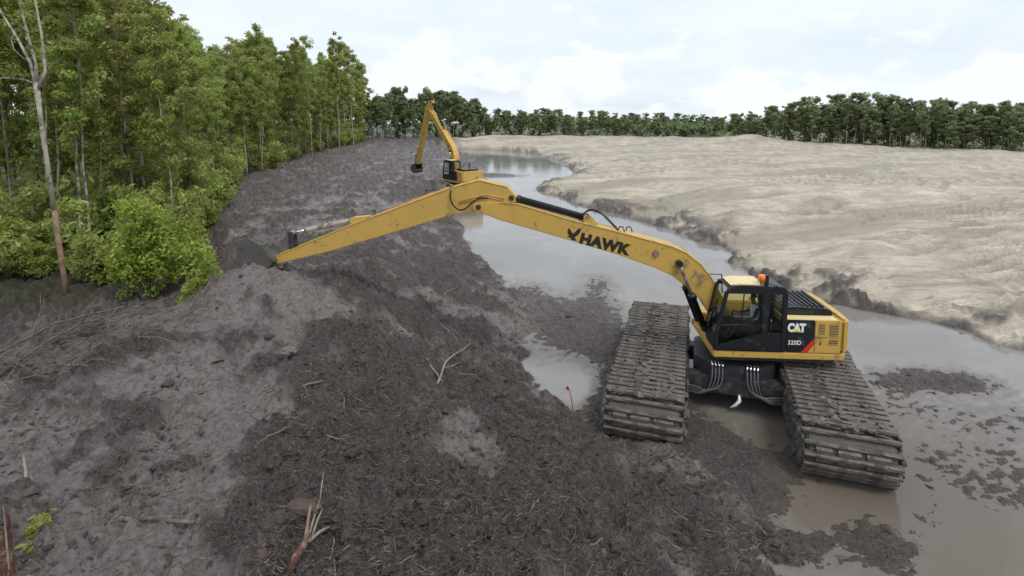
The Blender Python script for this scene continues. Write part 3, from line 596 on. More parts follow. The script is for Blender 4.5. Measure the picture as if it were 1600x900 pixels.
# single trees one can pick out on the skyline
def at_px(px, Y): return (px - 800) * Y / FPX
for px, Y, top, k, sc, lab in [(398, 78, 38, 2, 0.95, 'tallest dark leafy tree on the forest skyline, standing before a gap of sky'),
                           (425, 82, 56, 0, 0.9, 'leafy tree close behind the tallest skyline tree'),
                           (465, 88, 64, 4, 0.85, 'pointed tree on the skyline between the tallest tree and the twin thin trees'),
                           (487, 92, 58, 1, 0.8, 'narrow dark tree just before the twin thin trees on the skyline'),
                           (530, 98, 56, 5, 1.0, 'thin feathery tree, taller of the twin trees ending the tall forest'),
                           (553, 100, 78, 5, 1.1, 'thin feathery tree, shorter of the twin trees ending the tall forest'),
                           (325, 66, 62, 4, 0.9, 'pale green rounded tree below the dip in the forest skyline'),
                           (292, 62, 30, 1, 0.8, 'dark pointed tree above the dip in the forest skyline')]:
    X = at_px(px, Y); h = CH + (YH - top) * Y / FPX - 0.8; tm, cm = LT[k] if k < 5 else THIN
    put_tree('skyline_tree', tm, cm, None, None, (X, Y, zt1(X, Y)), sc, rt.random() * 6, lab, sz=h / 18 * 0.99)
# near pale trunks at the forest edge
for px, Y, h, k, s, lab in [(265, 40, 17, 3, 0.95, 'thin pale straight trunk in front of the forest, right of the bright shrub'), (205, 34, 16, 1, 0.9, 'pale slender tree rising behind the bright shrub'),
                      (408, 70, 15, 3, 0.8, 'small tree with leaning pale stem at the corner of the mud clearing'), (130, 29, 15, 3, 0.9, 'thin pale tree between the bare forked tree and the bright shrub')]:
    X = at_px(px, Y); tm, cm = LT[k]; put_tree('edge_tree', tm, cm, None, None, (X, Y, zt1(X, Y)), s, rt.random() * 6, lab, sz=h / 18)
# bare forked tree at the left
def bare_tree():
    Y = 24.3; X = at_px(84, Y); z = zt1(X, Y); o = empty('bare_tree', (X, Y, z)); tag(o, 'bare pale forked tree with stripped reddish lower trunk', 'tree')
    top = CH + (YH - 125) * Y / FPX - z
    p = lambda px, py, dy=0.0: (at_px(px, Y + dy) - X, dy, CH + (YH - py) * (Y + dy) / FPX - z)
    MB().tube([(0, 0, -0.3), p(81, 430), p(75, 330)], [0.125, 0.11, 0.10], 10).build('lower_trunk', BARKR, o, True)
    t = MB(); t.tube([p(75, 332), p(70, 250), p(66, 180), p(64, 130)], [0.101, 0.095, 0.09, 0.12], 10)
    t.tube([p(64, 140), p(58, 100), p(40, 60, .4), p(18, 20, .8), p(2, -40, 1.0)], [0.085, 0.065, 0.05, 0.04, 0.025], 7)
    t.tube([p(65, 140), p(66, 100), p(57, 55, -.3), p(48, 0, -.5), p(40, -70, -.6)], [0.08, 0.06, 0.05, 0.04, 0.02], 7)
    t.tube([p(66, 140), p(80, 112), p(79, 60, .3), p(73, 0, .4), p(70, -90, .5)], [0.08, 0.06, 0.05, 0.04, 0.02], 7)
    t.tube([p(64, 132), p(45, 125, -.5), p(10, 122, -1)], [0.05, 0.035, 0.02], 6)
    t.tube([p(58, 55, -.3), p(45, 40, -.6), p(30, 30, -1.1)], [0.03, 0.02, 0.01], 5); t.tube([p(50, 95, .1), p(35, 80), p(30, 60)], [0.03, 0.02, 0.01], 5)
    t.build('trunk', BARKP, o, True)
bare_tree()
# understorey shrubs
SH = []
for k in range(4):
    rs = np.random.default_rng(40 + k); mb = MB(); cents = []; spr = []
    for q in range(10):
        a = rs.random() * 6.28; l = 0.5 + 1.0 * rs.random(); hh = 1.0 + 2.2 * rs.random()
        mb.tube([(0, 0, -0.2), (math.cos(a) * l * 0.4, math.sin(a) * l * 0.4, hh * 0.5), (math.cos(a) * l, math.sin(a) * l, hh)], [0.03, 0.02, 0.008], 4, False)
        for j in range(3): g = 0.35 + 0.7 * rs.random(); cents.append(np.array([math.cos(a) * l * g, math.sin(a) * l * g, hh * g]) + rs.normal(0, .15, 3)); spr.append(0.40 + 0.25 * rs.random())
    tm = bpy.data.meshes.new('stem'); tm.from_pydata(mb.v, [], mb.f); tm.materials.append(BARKG)
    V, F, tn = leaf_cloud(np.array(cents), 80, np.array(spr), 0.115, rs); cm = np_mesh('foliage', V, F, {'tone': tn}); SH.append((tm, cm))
def put_shrub(k, loc, s, label, group=None, leafm=LEAF, name='undergrowth_shrub'):
    o = empty(name, loc, rt.random() * 6.28); o.scale = (s, s, s * rt.uniform(0.8, 1.2)); tag(o, label, 'shrub', group)
    a = bpy.data.objects.new('stem', SH[k][0]); COL.objects.link(a); a.parent = o
    me = SH[k][1]
    if leafm is not LEAF: me = me.copy(); me.materials.clear()
    if not me.materials: me.materials.append(leafm)
    b = bpy.data.objects.new('foliage', me); COL.objects.link(b); b.parent = o
for q in range(85):
    Y = 27 + 115 * rt.random() ** 1.8; X = np.interp(Y, [a for a, b in XF], [b for a, b in XF]) + 0.5 - 14 * rt.random() ** 1.7
    if X < -1.02 * Y - 2: continue
    pxx = px_of(X, Y); zone = 'left of the bare tree' if pxx < 60 else 'between bare tree and bright shrub' if pxx < 150 else 'behind the bright shrub' if pxx < 260 else 'beside the mud clearing corner' if pxx < 345 else 'under the tallest skyline tree' if pxx < 440 else 'under the twin thin skyline trees'
    kk = rt.randrange(4); form = ('spreading', 'upright', 'rounded', 'loose')[kk]
    lab, g = ('%s %s undergrowth shrub %s' % ('near' if Y < 45 else 'farther', form, zone),) * 2
    put_shrub(kk, (X, Y, zt1(X, Y)), rt.uniform(0.7, 1.5), lab, g)
# bright green shrub by the bucket
def hero_shrub(name, px, Y, wpx, toppx, basez, n, lab, seed, leafm, per=85):
    rs = np.random.default_rng(seed); X = at_px(px, Y); z = zt1(X, Y); o = empty(name, (X, Y, z)); tag(o, lab, 'shrub')
    top = CH + (YH - toppx) * Y / FPX - z; rw = wpx * Y / FPX / 2; cents = []; spr = []
    for q in range(n):
        mb = MB(); a = rs.random() * 6.28; l = rw * (0.2 + 0.9 * rs.random()); hh = top * (1.0 - 0.55 * (l / rw) ** 1.6) * (0.55 + 0.45 * rs.random())
        e = np.array([math.cos(a) * l, math.sin(a) * l * 0.8, hh]); m = e * np.array([.35, .35, .6])
        mb.tube([(e[0] * .08, e[1] * .08, -0.2), m, e], [0.035, 0.025, 0.008], 5, False); mb.build('stem', BARKG, o, True, fix=False)
        for j in range(5): g = 0.25 + 0.8 * rs.random(); c = m + (e - m) * (g * 1.4 - .4) if g > .3 else m * g / .3; cents.append(c + rs.normal(0, .22, 3)); spr.append(0.35 + 0.25 * rs.random())
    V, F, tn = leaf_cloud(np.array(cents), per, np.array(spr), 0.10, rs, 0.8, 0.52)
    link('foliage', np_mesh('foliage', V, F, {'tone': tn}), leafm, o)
hero_shrub('bright_shrub', 212, 23.5, 122, 305, 0, 28, 'large bright yellow-green shrub beyond the berm, between bare tree and digging bucket', 61, LEAFB)
hero_shrub('leafy_sapling', 268, 25.0, 90, 298, 0, 13, 'lighter sapling with drooping leaves beside the bright shrub, towards the bucket', 62, LEAFB, 60)
hero_shrub('low_shrub', 316, 21.5, 60, 378, 0, 8, 'small low green shrub closest to the digging bucket', 63, LEAFB, 60)
hero_shrub('dark_shrub', 135, 26.0, 80, 385, 0, 10, 'dark green shrub at the foot of the bare forked tree', 64, LEAF)
hero_shrub('edge_shrub', 10, 27.5, 90, 350, 0, 10, 'dark shrub cut by the edge of the picture left of the bare tree', 65, LEAF)

def leaf_mass(name, P, spread, per, leaf, leafm, label, seed, tone0=0.4):
    V, F, tn = leaf_cloud(P, per, spread, leaf, np.random.default_rng(seed), 0.35, tone0)
    tag(link(name, np_mesh(name, V, F, {'tone': tn}), leafm), label=label, kind='stuff')
q_ = []; rd_ = random.Random(21)
while len(q_) < 1700:
    Y = 27 + 135 * rd_.random(); X = np.interp(Y, [a for a, b in XF], [b for a, b in XF]) - 3.5 - 32 * rd_.random() ** 1.2
    if X < -1.05 * Y - 4: continue
    q_.append((X, Y, 0.8 + 6.0 * rd_.random() ** 2.0))
leaf_mass('undergrowth', np.array(q_), np.random.default_rng(2).uniform(0.8, 1.7, len(q_)), 32, 0.22, LEAF, 'deep green undergrowth filling the forest interior', 22)

# far woods: middle, distant and right-hand belts
FT = [tree_meshes(70 + k, 12, (0.12, 0.42, 0.5, 0.06)[k], (2.0, 1.7, 1.5, 2.2)[k], 22, 38, 0.62, 0.23, 0.10, 0.04, 3, sides=4) for k in range(4)]
for i, (tm, cm) in enumerate(FT): tm.materials.append(BARKP if i in (1, 2) else BARKG); cm.materials.append(LEAFF)
FSKY = [(590, 158), (605, 155), (620, 146), (700, 147), (735, 158), (748, 168), (780, 174), (850, 174), (900, 176), (1000, 180), (1130, 184), (1150, 178), (1190, 180), (1200, 172), (1250, 161), (1300, 156), (1370, 156), (1450, 162), (1600, 167), (1900, 165)]
def zn(px, k):
    f = ('low-branched', 'pale-stemmed', 'high-crowned', 'bushy')[k]
    return f + (' left of the far boom' if px < 665 else ' right of the far boom' if px < 745 else ' above the far channel bend' if px < 860 else ' near mid skyline' if px < 1000 else ' near the dark gap' if px < 1140 else ' over the sand hump' if px < 1240 else ' on its tall shoulder' if px < 1400 else ' at its right end')
def belt(p0, p1, Y0_, Y1_, rows, spacing, lab, g, gap=2.4):
    Ym = (Y0_ + Y1_) / 2; n = int(abs(p1 - p0) * Ym / FPX / spacing)
    for r in range(rows):
        for i in range(n):
            px = p0 + (p1 - p0) * (i + rt.random()) / n; Y = Y0_ + (Y1_ - Y0_) * (px - p0) / (p1 - p0) + r * gap + rt.uniform(-1.2, 1.2); X = at_px(px, Y)
            z = max(zt1(X, Y) - 0.4, 0.3); h = (CH + (YH - np.interp(px, [a for a, b in FSKY], [b for a, b in FSKY])) * Y / FPX - z) * (rt.uniform(0.80, 1.16) if r else rt.uniform(0.5, 1.06)); k = rt.randrange(4) if r or rt.random() < .35 else rt.choice((1, 2))
            put_tree('distant_tree', FT[k][0], FT[k][1], None, None, (X, Y, z), max(h / 12, 0.75) * rt.uniform(.85, 1.2), rt.random() * 6.28, '%s, %s' % (lab, zn(px, k)), '%s, %s' % (g, zn(px, k)), sz=h / 12)
belt(575, 742, 150, 168, 3, 2.0, 'wood tree beyond the mud', 'wood behind the far excavator')
belt(738, 1135, 166, 174, 3, 2.1, 'small tree of the low wood across sand', 'low distant wood across the sand')
belt(1140, 1650, 142, 106, 3, 1.75, 'tree of the tall wood behind sand', 'tall wood behind the sand')

q_ = []
for k in range(2600):
    px = rd_.uniform(560, 1720); Y = (rd_.uniform(169, 188) if px < 1140 else np.interp(px, (1140, 1650), (142, 106)) + rd_.uniform(3, 22))
    if px < 742: Y = np.interp(px, (575, 742), (150, 168)) + rd_.uniform(3, 16)
    top = CH + (YH - np.interp(px, [a for a, b in FSKY], [b for a, b in FSKY]) - 2) * Y / FPX; q_.append((at_px(px, Y), Y, 0.5 + max(top - 1.9, 2) * rd_.random() ** 0.75))
leaf_mass('distant_forest', np.array(q_), np.random.default_rng(5).uniform(0.8, 1.9, len(q_)), 26, 0.33, LEAFF, 'mass of distant forest behind the front trees', 23, 0.42)

# ------------------------------------------------------------------ amphibious long-reach excavators
def rot2(p, c, a):
    x, z = p[0] - c[0], p[1] - c[1]; ca, sa = math.cos(a), math.sin(a)
    return (c[0] + x * ca - z * sa, c[1] + x * sa + z * ca)
FOOT = (0.40, 2.62); PIN = (8.343, 6.163); SEND = (15.22, 4.25)
BOOM = [(8.44, 6.26), (8.30, 6.33), (8.185, 6.321), (7.663, 6.306), (7.06, 6.272), (5.344, 5.77), (3.623, 5.356), (2.118, 4.963), (1.67, 4.763), (1.197, 4.395), (0.862, 3.982), (0.45, 3.25), (0.16, 2.72), (0.22, 2.46), (0.48, 2.36),
        (0.70, 2.50), (1.156, 3.215), (1.676, 3.69), (2.09, 3.998), (2.684, 4.26), (3.71, 4.62), (5.337, 5.097), (7.664, 5.737), (8.019, 5.88), (8.40, 6.00), (8.54, 6.07), (8.54, 6.18)]
STK = [(8.313, 7.026), (7.396, 6.805), (7.12, 6.50), (7.16, 6.30), (7.438, 6.26), (8.361, 5.99), (9.207, 5.876), (13.364, 4.578), (15.25, 4.10), (15.38, 4.20), (15.33, 4.36), (12.567, 5.507), (9.26, 6.765)]
def text_mesh(name, s, size, origin, right, up, material, parent, bold=0.0, shear=0.0, xscale=1.0, spacing=1.0):
    c = bpy.data.curves.new(name, 'FONT'); c.body = s; c.size = size; c.offset = bold; c.shear = shear; c.space_character = spacing; c.align_x = 'CENTER'; c.align_y = 'CENTER'; c.resolution_u = 3
    c.extrude = 0.002
    tmp = bpy.data.objects.new('tmp', c); COL.objects.link(tmp)
    bpy.context.view_layer.update()
    me = bpy.data.meshes.new_from_object(tmp); bpy.data.objects.remove(tmp); bpy.data.curves.remove(c)
    me.name = name; rt_, u = Vector(right).normalized(), Vector(up).normalized(); n = rt_.cross(u)
    for v in me.vertices: v.co = Vector(origin) + rt_ * v.co.x * xscale + u * v.co.y + n * v.co.z
    me.materials.clear(); return link(name, me, material, parent)
def flat_poly(name, pts, y, material, parent, th=0.004):
    return MB().prism(pts, y, y + th).build(name, material, parent)
def slab_with_noise(L0, L1, W, z0, amp, seed, nx=90, ny=26):
    u = np.linspace(L0, L1, nx); v = np.linspace(-W, W, ny); U, V = np.meshgrid(u, v, indexing='ij')
    h = z0 + amp * (fbm(U + seed, V, 0.8, 3, .55, seed) * 1.0 + 0.6 * fbm(U, V + seed, 0.2, 3, .6, seed + 3))
    h = h - 0.10 * sst(W - 0.12, W, np.abs(V)) - 0.0
    Vv = np.stack([U.ravel(), V.ravel(), h.ravel()], 1); i = (np.arange(nx - 1)[:, None] * ny + np.arange(ny - 1)[None]).ravel()
    return Vv, np.stack([i, i + ny, i + ny + 1, i + 1], 1)
PROF = [(-3.72, 1.34), (-4.05, 1.18), (-4.22, 0.86), (-4.16, 0.52), (-3.70, 0.02), (-3.25, -0.22), (3.25, -0.22), (3.70, 0.02), (4.16, 0.52), (4.22, 0.86), (4.05, 1.18), (3.72, 1.34)]
def resample(poly, step):
    P = [np.array(p) for p in poly] + [np.array(poly[0])]; out = []; d = 0.0; nxt = 0.0
    for a, b in zip(P[:-1], P[1:]):
        l = np.linalg.norm(b - a)
        while nxt < d + l: f = (nxt - d) / l; out.append((a + (b - a) * f, (b - a) / l)); nxt += step
        d += l
    return out
def bar_mesh(W):
    """one track bar: a channel section with a low middle web, slightly bent"""
    m = MB(); n = 6; rs = np.random.default_rng(91); V = []; F = []
    sec = [(-0.062, -0.03), (-0.062, 0.085), (-0.035, 0.125), (0.03, 0.125), (0.062, 0.08), (0.062, -0.03)]
    for i in range(n + 1):
        y = -W + 2 * W * i / n
        for a, b in sec: V.append((a + rs.normal(0, .006), y, b + rs.normal(0, .010)))
    k = len(sec)
    for i in range(n):
        for j in range(k - 1): F.append((i * k + j, i * k + j + 1, (i + 1) * k + j + 1, (i + 1) * k + j))
    F += [tuple(range(k)), tuple(range((n + 1) * k - 1, n * k - 1, -1))]
    me = bpy.data.meshes.new('track_bar'); me.from_pydata(V, [], F)
    bm = bmesh.new(); bm.from_mesh(me); bmesh.ops.recalc_face_normals(bm, faces=bm.faces); bm.to_mesh(me); bm.free(); me.materials.append(MUDBAR); return me
BARS = bar_mesh(1.06)
def pontoon(root, side, rz, cx_, cy_, detail=True):
    W = 0.98
    p = MB().prism(PROF, -W, W).build('pontoon', MUDST, root, bevel=0.05)
    p.location = (cx_, cy_, 0); p.rotation_euler = (0, 0, rz); p['label'] = 'mud coated steel pontoon wrapped in track bars'
    i = 0
    for (c, t) in resample(PROF, 0.262 if detail else 0.5):
        if c[1] < -0.1: continue
        o = bpy.data.objects.new('track_bar', BARS); COL.objects.link(o); o.parent = p
        o.location = (c[0] + (-t[1]) * 0.02, 0, c[1] + t[0] * 0.0)
        # normal points outward: profile runs clockwise seen from -y side
        ang = math.atan2(t[1], t[0]); o.rotation_euler = (random.gauss(0, .006), -ang + math.pi, random.gauss(0, .01)); i += 1
    if detail:
        V, F = slab_with_noise(-3.85, 3.85, 1.0, 1.35, 0.10, 3 + side, 150, 40)
        link('mud_cover', np_mesh('mud_cover', V, F, smooth=True), MUDST, p)
        for s in (-1, 1):                                              # chain rails and mud caked along both sides
            MB().prism([(a * 0.985, b * 0.93 - 0.02) for a, b in PROF], s * 1.0, s * 1.085).build('chain_guard', MUDST, p, bevel=0.02)
            rs = np.random.default_rng(77 + side + s); n = 260; V = []; F = []
            k = 0; Vs = []; Fs = []
            for q in range(n):
                u = rs.uniform(-4.1, 4.1); z = 0.1 + 1.25 * rs.random() ** 0.6; r = 0.04 + 0.09 * rs.random() ** 2
                vv = iv * (1 + rs.normal(0, .25, (12, 1))) * np.array([r * 1.5, r * 0.8, r]) + np.array([u, s * (1.07 + 0.02 * rs.random()), min(z, 1.33)]); Vs.append(vv); Fs.append(ifc + 12 * k); k += 1
            tag(link('caked_mud', np_mesh('caked_mud', np.concatenate(Vs), np.concatenate(Fs)), MUDST, p), kind='stuff')
        rs = np.random.default_rng(177 + side); Vs = []; Fs = []
        for q in range(420):
            u = rs.uniform(-3.9, 3.9); v = rs.normal(0, .55); r = 0.02 + 0.075 * rs.random() ** 3
            if abs(v) > 1.0: continue
            Vs.append(iv * (1 + rs.normal(0, .35, (12, 1))) * np.array([r * 1.3, r * 1.6, r * .8]) + np.array([u, v, 1.42 + .03 * rs.random()])); Fs.append(ifc + 12 * len(Fs))
        tag(link('mud_lumps', np_mesh('mud_lumps', np.concatenate(Vs), np.concatenate(Fs)), MUDBAR, p), kind='stuff')
        # recessed end plates between the bars
        for y0, y1 in ((-0.80, -0.30), (-0.18, 0.32), (0.44, 0.80)): MB().prism([(-4.19, 1.02), (-4.19, 0.60), (-4.27, 0.66), (-4.27, 0.96)], y0, y1).build('end_plate', MUDBAR, p)
        for u in (-3.2, -2.3): 
            if side > 0: MB().tube([(u, -1.10, 0.9), (u, -1.10, 1.72), (u + .02, -1.0, 1.78)], 0.025, 6).build('grab_peg', DKST, p)
    return p
def cyl2(parent, a, b, frac, rb, rr, y, mb_mat, name='hydraulic_cylinder', rod_mat=None):
    """barrel from a to a+frac*(b-a), rod on to b; points in the x-z plane"""
    A, B = Vector((a[0], y, a[1])), Vector((b[0], y, b[1])); M1 = A + (B - A) * frac; d = (B - A).normalized()
    c = MB().tube([A, A + d * 0.10, A + d * 0.101, M1 - d * 0.121, M1 - d * 0.12, M1], [rb * .9, rb * .9, rb, rb, rb * 1.13, rb * 1.13], 14).build(name, mb_mat, parent, True)
    MB().tube([M1 - d * 0.02, B], rr, 10).build('rod', rod_mat or STEEL, c, True)
    for P_ in (A, B): MB().tube([P_ + Vector((0, -rb * 1.0, 0)), P_ + Vector((0, rb * 1.0, 0))], rb * 1.0, 12).build('pin_eye', mb_mat, c)
    return c
def excavator(loc, rz, pz, track_w, boom_a=0.0, stick_a=0.0, bucket_a=0.0, main=True):
    root = empty('excavator', loc, rz)
    Bm = lambda p: rot2(p, FOOT, boom_a)
    pin = Bm(PIN)
    Sm = lambda p: rot2(Bm(p), pin, stick_a)
    send = Sm(SEND)
    Km = lambda p: rot2(Sm(p), send, bucket_a)
    # --- undercarriage
    a = track_w
    for s in (-1, 1):
        off = s * 2.5
        pontoon(root, s, a, -math.sin(a) * off, math.cos(a) * off, main)
    ca, sa = math.cos(a), math.sin(a)
    def U(u, v, z): return (u * ca - v * sa, u * sa + v * ca, z)
    for u in (-1.1, 1.1):
        m = MB(); m.box(u - 0.25, u + 0.25, -1.62, 1.62, 0.55, 1.05); m.v = [U(*q) for q in m.v]; m.build('cross_beam', DKST, root, bevel=0.03)
    m = MB(); m.prism([(-1.2, -0.75), (-0.75, -1.2), (0.75, -1.2), (1.2, -0.75), (1.2, 0.75), (0.75, 1.2), (-0.75, 1.2), (-1.2, 0.75)], 0.60, 1.45, 'z'); m.v = [U(*q) for q in m.v]; m.build('centre_frame', DKST, root, bevel=0.03)
    MB().tube([(0, 0, 1.40), (0, 0, 1.82)], 0.78, 32).build('swing_ring', DKST, root)
    if main:
        for s, u0 in ((-1, -1.26), (1, -1.26)):                        # hoses from the centre joint to the track motors
            for k in range(4):
                v0 = s * (0.35 + 0.10 * k); h = MB()
                pts = [U(u0 + .1, v0, 1.52), U(u0 - .06, v0, 1.30), U(u0 - 0.16, v0 + s * 0.02, 1.0), U(u0 - 0.22, v0 + s * 0.16, 0.78 - .05 * k), U(u0 - 0.22, v0 + s * 0.50, 0.68 - .05 * k), U(u0 - 0.16, s * 1.05, 0.70 - .06 * k), U(u0 - 0.1, s * 1.52, 0.74 - .07 * k)]
                P = [Vector(q) for q in pts]; sm = []
                for i in range(len(P) - 1):
                    for f in (0, .33, .66):
                        p0, p1, p2, p3 = P[max(i - 1, 0)], P[i], P[i + 1], P[min(i + 2, len(P) - 1)]
                        sm.append(0.5 * ((2 * p1) + (p2 - p0) * f + (2 * p0 - 5 * p1 + 4 * p2 - p3) * f * f + (3 * p1 - p0 - 3 * p2 + p3) * f ** 3))
                sm.append(P[-1]); h.tube(sm, 0.024, 7); ho = h.build('hydraulic_hose', HOSE, root, True)
                MB().tube([U(u0 + .06, v0, 1.50), U(u0 - .02, v0, 1.36)], 0.036, 8).build('hose_fitting', STEEL, ho, True)
        m = MB(); m.box(-1.34, -1.2, -0.2, 0.2, 0.62, 0.95); m.v = [U(*q) for q in m.v]; m.build('tow_bracket', DKST, root, bevel=0.02)
        m = MB(); m.tube([U(-1.33, -.15, .60), U(-1.40, -.16, .45), U(-1.38, -.05, .28), U(-1.42, .1, .2)], [.03, .06, .05, .015], 6); m.build('snagged_rag', WHITE, root, True)
    # --- upper frame
    rear = [(-2.80, -1.32), (1.02, -1.32), (1.02, 1.36), (-2.80, 1.36), (-2.98, 1.10), (-3.04, 0.5), (-3.04, -0.5), (-2.98, -1.10)]
    MB().prism(rear, 1.80, 2.00, 'z').build('deck', YEL, root, bevel=0.03)
    MB().box(-2.6, 0.9, -1.2, 1.2, 1.66, 1.797).build('belly_plate', DKST, root)
    cw = [(-2.72, -1.30), (-2.72, 1.35), (-2.88, 1.33), (-3.00, 1.15), (-3.05, 0.6), (-3.05, -0.6), (-3.00, -1.15), (-2.88, -1.28)]
    c = MB().prism(cw, 2.004, 3.06, 'z').build('counterweight', YEL, root, bevel=0.07)
    # engine bay
    eb = MB().box(-2.70, -1.12, -1.25, 1.30, 2.004, 3.00).build('engine_bay', YEL, root)
    MB().box(-1.93, -1.13, 1.302, 1.345, 2.02, 3.03).build('service_door', BLK, eb, bevel=0.015)
    d = MB().box(-2.70, -1.945, 1.302, 1.345, 2.50, 3.03).build('engine_door', YEL, eb, bevel=0.012)
    d2 = MB().box(-2.70, -1.945, 1.302, 1.345, 2.02, 2.488).build('engine_door', YEL, eb, bevel=0.012)
    if main:
        for (x0, x1, z0, z1, par) in ((-2.05, -2.22, 2.60, 2.93, d), (-2.36, -2.62, 2.56, 2.92, d), (-2.36, -2.62, 2.28, 2.45, d2)):
            MB().box(x1, x0, 1.340, 1.349, z0, z1).build('grille', mat('grille_recess', (0.06, 0.035, 0.012), 0.7) if 'grille_recess' not in MATS else MATS['grille_recess'], par)
            n = int((z1 - z0) / 0.045)
            for i in range(n):
                z = z0 + (i + .5) * (z1 - z0) / n; MB().add([(x1, 1.349, z + .012), (x0, 1.349, z + .012), (x0, 1.362, z - .008), (x1, 1.362, z - .008), (x1, 1.349, z - .016), (x0, 1.349, z - .016)], [(0, 1, 2, 3), (3, 2, 5, 4)]).build('louvre', LOUV, par, fix=False)
        MB().box(-2.13, -2.10, 1.345, 1.36, 2.28, 2.36).build('latch', BLK, d2)
        text_mesh('maker_lettering', 'CAT', 0.34, (-1.40, 1.347, 2.78), (-1, 0, 0), (0, 0, 1), WHITE, root, bold=0.022, xscale=0.80, spacing=0.92)
        flat_poly('maker_triangle', [(-1.28, 2.665), (-1.52, 2.665), (-1.40, 2.775)], 1.3502, LOGOY, root)
        text_mesh('model_lettering', '320D', 0.19, (-1.36, 1.347, 2.32), (-1, 0, 0), (0, 0, 1), WHITE, root, bold=0.003, xscale=0.9, spacing=1.06)
        text_mesh('model_numeral', '2', 0.17, (-1.61, 1.347, 2.315), (-1, 0, 0), (0, 0, 1), GREYP, root, bold=0.004, xscale=0.85)
        flat_poly('red_stripe', [(-1.56, 2.03), (-1.74, 2.03), (-1.925, 2.28), (-1.925, 2.47)], 1.3455, RED, root)
        flat_poly('yellow_stripe', [(-1.75, 2.03), (-1.925, 2.03), (-1.925, 2.27)], 1.3455, YEL, root)
    hd = MB().prism([(-2.66, 3.0), (-2.66, 3.14), (-2.54, 3.22), (-1.5, 3.27), (-1.2, 3.22), (-1.14, 3.0)], -0.85, 0.92).build('engine_hood', BLK, root, bevel=0.05)
    MB().box(-2.62, -1.14, 0.93, 1.28, 2.95, 3.04).build('hood_shelf', CREAM if main else YEL, root, bevel=0.02)
    for i in range(9):
        x = -2.60 + i * 0.055; MB().box(x, x + 0.03, 0.90, 0.945, 3.05, 3.16).build('hood_louvre', RUB, hd)
    if main:
        for i in range(8): x = -2.45 + i * 0.15; MB().box(x, x + 0.06, -0.7, 0.75, 3.235, 3.285).build('hood_slat', DKST, hd)
    MB().tube([(-1.55, -0.45, 3.30), (-1.55, -0.45, 3.62), (-1.66, -0.45, 3.74)], 0.065, 10).build('exhaust_pipe', DKST, root, True)
    tk = MB().box(-1.10, 0.15, -1.30, -0.52, 2.004, 2.95).build('fuel_tank', YEL, root, bevel=0.04)
    MB().box(0.17, 0.95, -1.30, -0.62, 2.004, 2.45).build('tool_box', YEL, root, bevel=0.04)
    MB().tube([(0.9, -1.25, 2.4), (0.85, -1.25, 3.35), (0.55, -1.25, 3.62), (0.05, -1.25, 3.62), (0.0, -1.25, 2.9)], 0.022, 6).build('handrail', BLK, root, True)
    MB().box(-1.0, 0.2, -0.45, 0.33, 2.004, 2.55).build('valve_block', DKST, root)
    # --- cab
    cab = MB().box(-1.08, 0.98, 0.36, 1.36, 2.004, 2.10).build('cab', BLK, root, bevel=0.02)
    yL, yR = 1.30, 0.36
    side = [(0.99, 2.10), (1.00, 2.55), (0.72, 3.86), (0.60, 3.95), (-1.02, 3.95), (-1.09, 3.88), (-1.09, 2.10)]
    def bars(name, pts, y0, y1, wd, matl=BLK):
        m = MB()
        for p, q in zip(pts[:-1], pts[1:]):
            v = Vector((q[0] - p[0], q[1] - p[1])); n = Vector((-v.y, v.x)).normalized() * wd / 2
            m.prism([(p[0] + n.x, p[1] + n.y), (q[0] + n.x, q[1] + n.y), (q[0] - n.x, q[1] - n.y), (p[0] - n.x, p[1] - n.y)], y0, y1)
        return m.build(name, matl, cab, bevel=0.012)
    for y0, y1 in ((1.29, 1.38), (0.345, 0.43)):
        bars('front_pillar', [(0.93, 2.06), (0.95, 2.55), (0.68, 3.86)], y0, y1, 0.11); bars('rear_pillar', [(-1.03, 2.06), (-1.03, 3.88)], y0, y1, 0.14); bars('roof_rail', [(0.68, 3.88), (-1.06, 3.88)], y0, y1, 0.14)
    bars('door_pillar', [(-0.47, 2.3), (-0.47, 3.86)], 1.29, 1.372, 0.20)
    MB().prism([(0.91, 2.06), (-0.96, 2.06), (-0.96, 2.60), (-0.2, 2.55), (0.91, 2.18)], 1.295, 1.376).build('door', BLK, cab, bevel=0.012)
    MB().prism([(0.9, 2.06), (-0.96, 2.06), (-0.96, 2.75), (0.9, 2.75)], 0.36, 0.41).build('side_panel', BLK, cab)
    MB().box(-1.09, -1.02, 0.43, 1.29, 2.06, 2.9).build('rear_panel', BLK, cab)
    MB().box(0.93, 1.0, 0.43, 1.29, 2.05, 2.45).build('front_panel', BLK, cab, bevel=0.01)
    bars('door_waist_rail', [(0.84, 2.80), (-0.4, 2.84)], 1.30, 1.365, 0.045)
    rf = MB().prism([(0.62, 3.90), (0.55, 4.02), (0.3, 4.06), (-0.95, 4.04), (-1.08, 3.95), (-1.08, 3.90)], 0.36, 1.38).build('roof', BLK, cab, bevel=0.04)
    MB().prism([(0.57, 4.03), (0.3, 4.085), (-0.40, 4.085), (-0.45, 4.03)], 0.42, 1.26).build('roof_panel', CREAM, cab, bevel=0.02)
    g = MB().add([(0.87, 1.335, 2.27), (-0.40, 1.335, 2.56), (-0.40, 1.335, 3.82), (0.66, 1.335, 3.82), (0.93, 1.335, 2.55)], [(0, 1, 2, 3, 4)]).build('door_window', GLASS, cab, fix=False)
    MB().add([(-0.56, 1.335, 2.60), (-0.97, 1.335, 2.62), (-0.97, 1.335, 3.82), (-0.56, 1.335, 3.82)], [(0, 1, 2, 3)]).build('rear_side_window', GLASS, cab, fix=False)
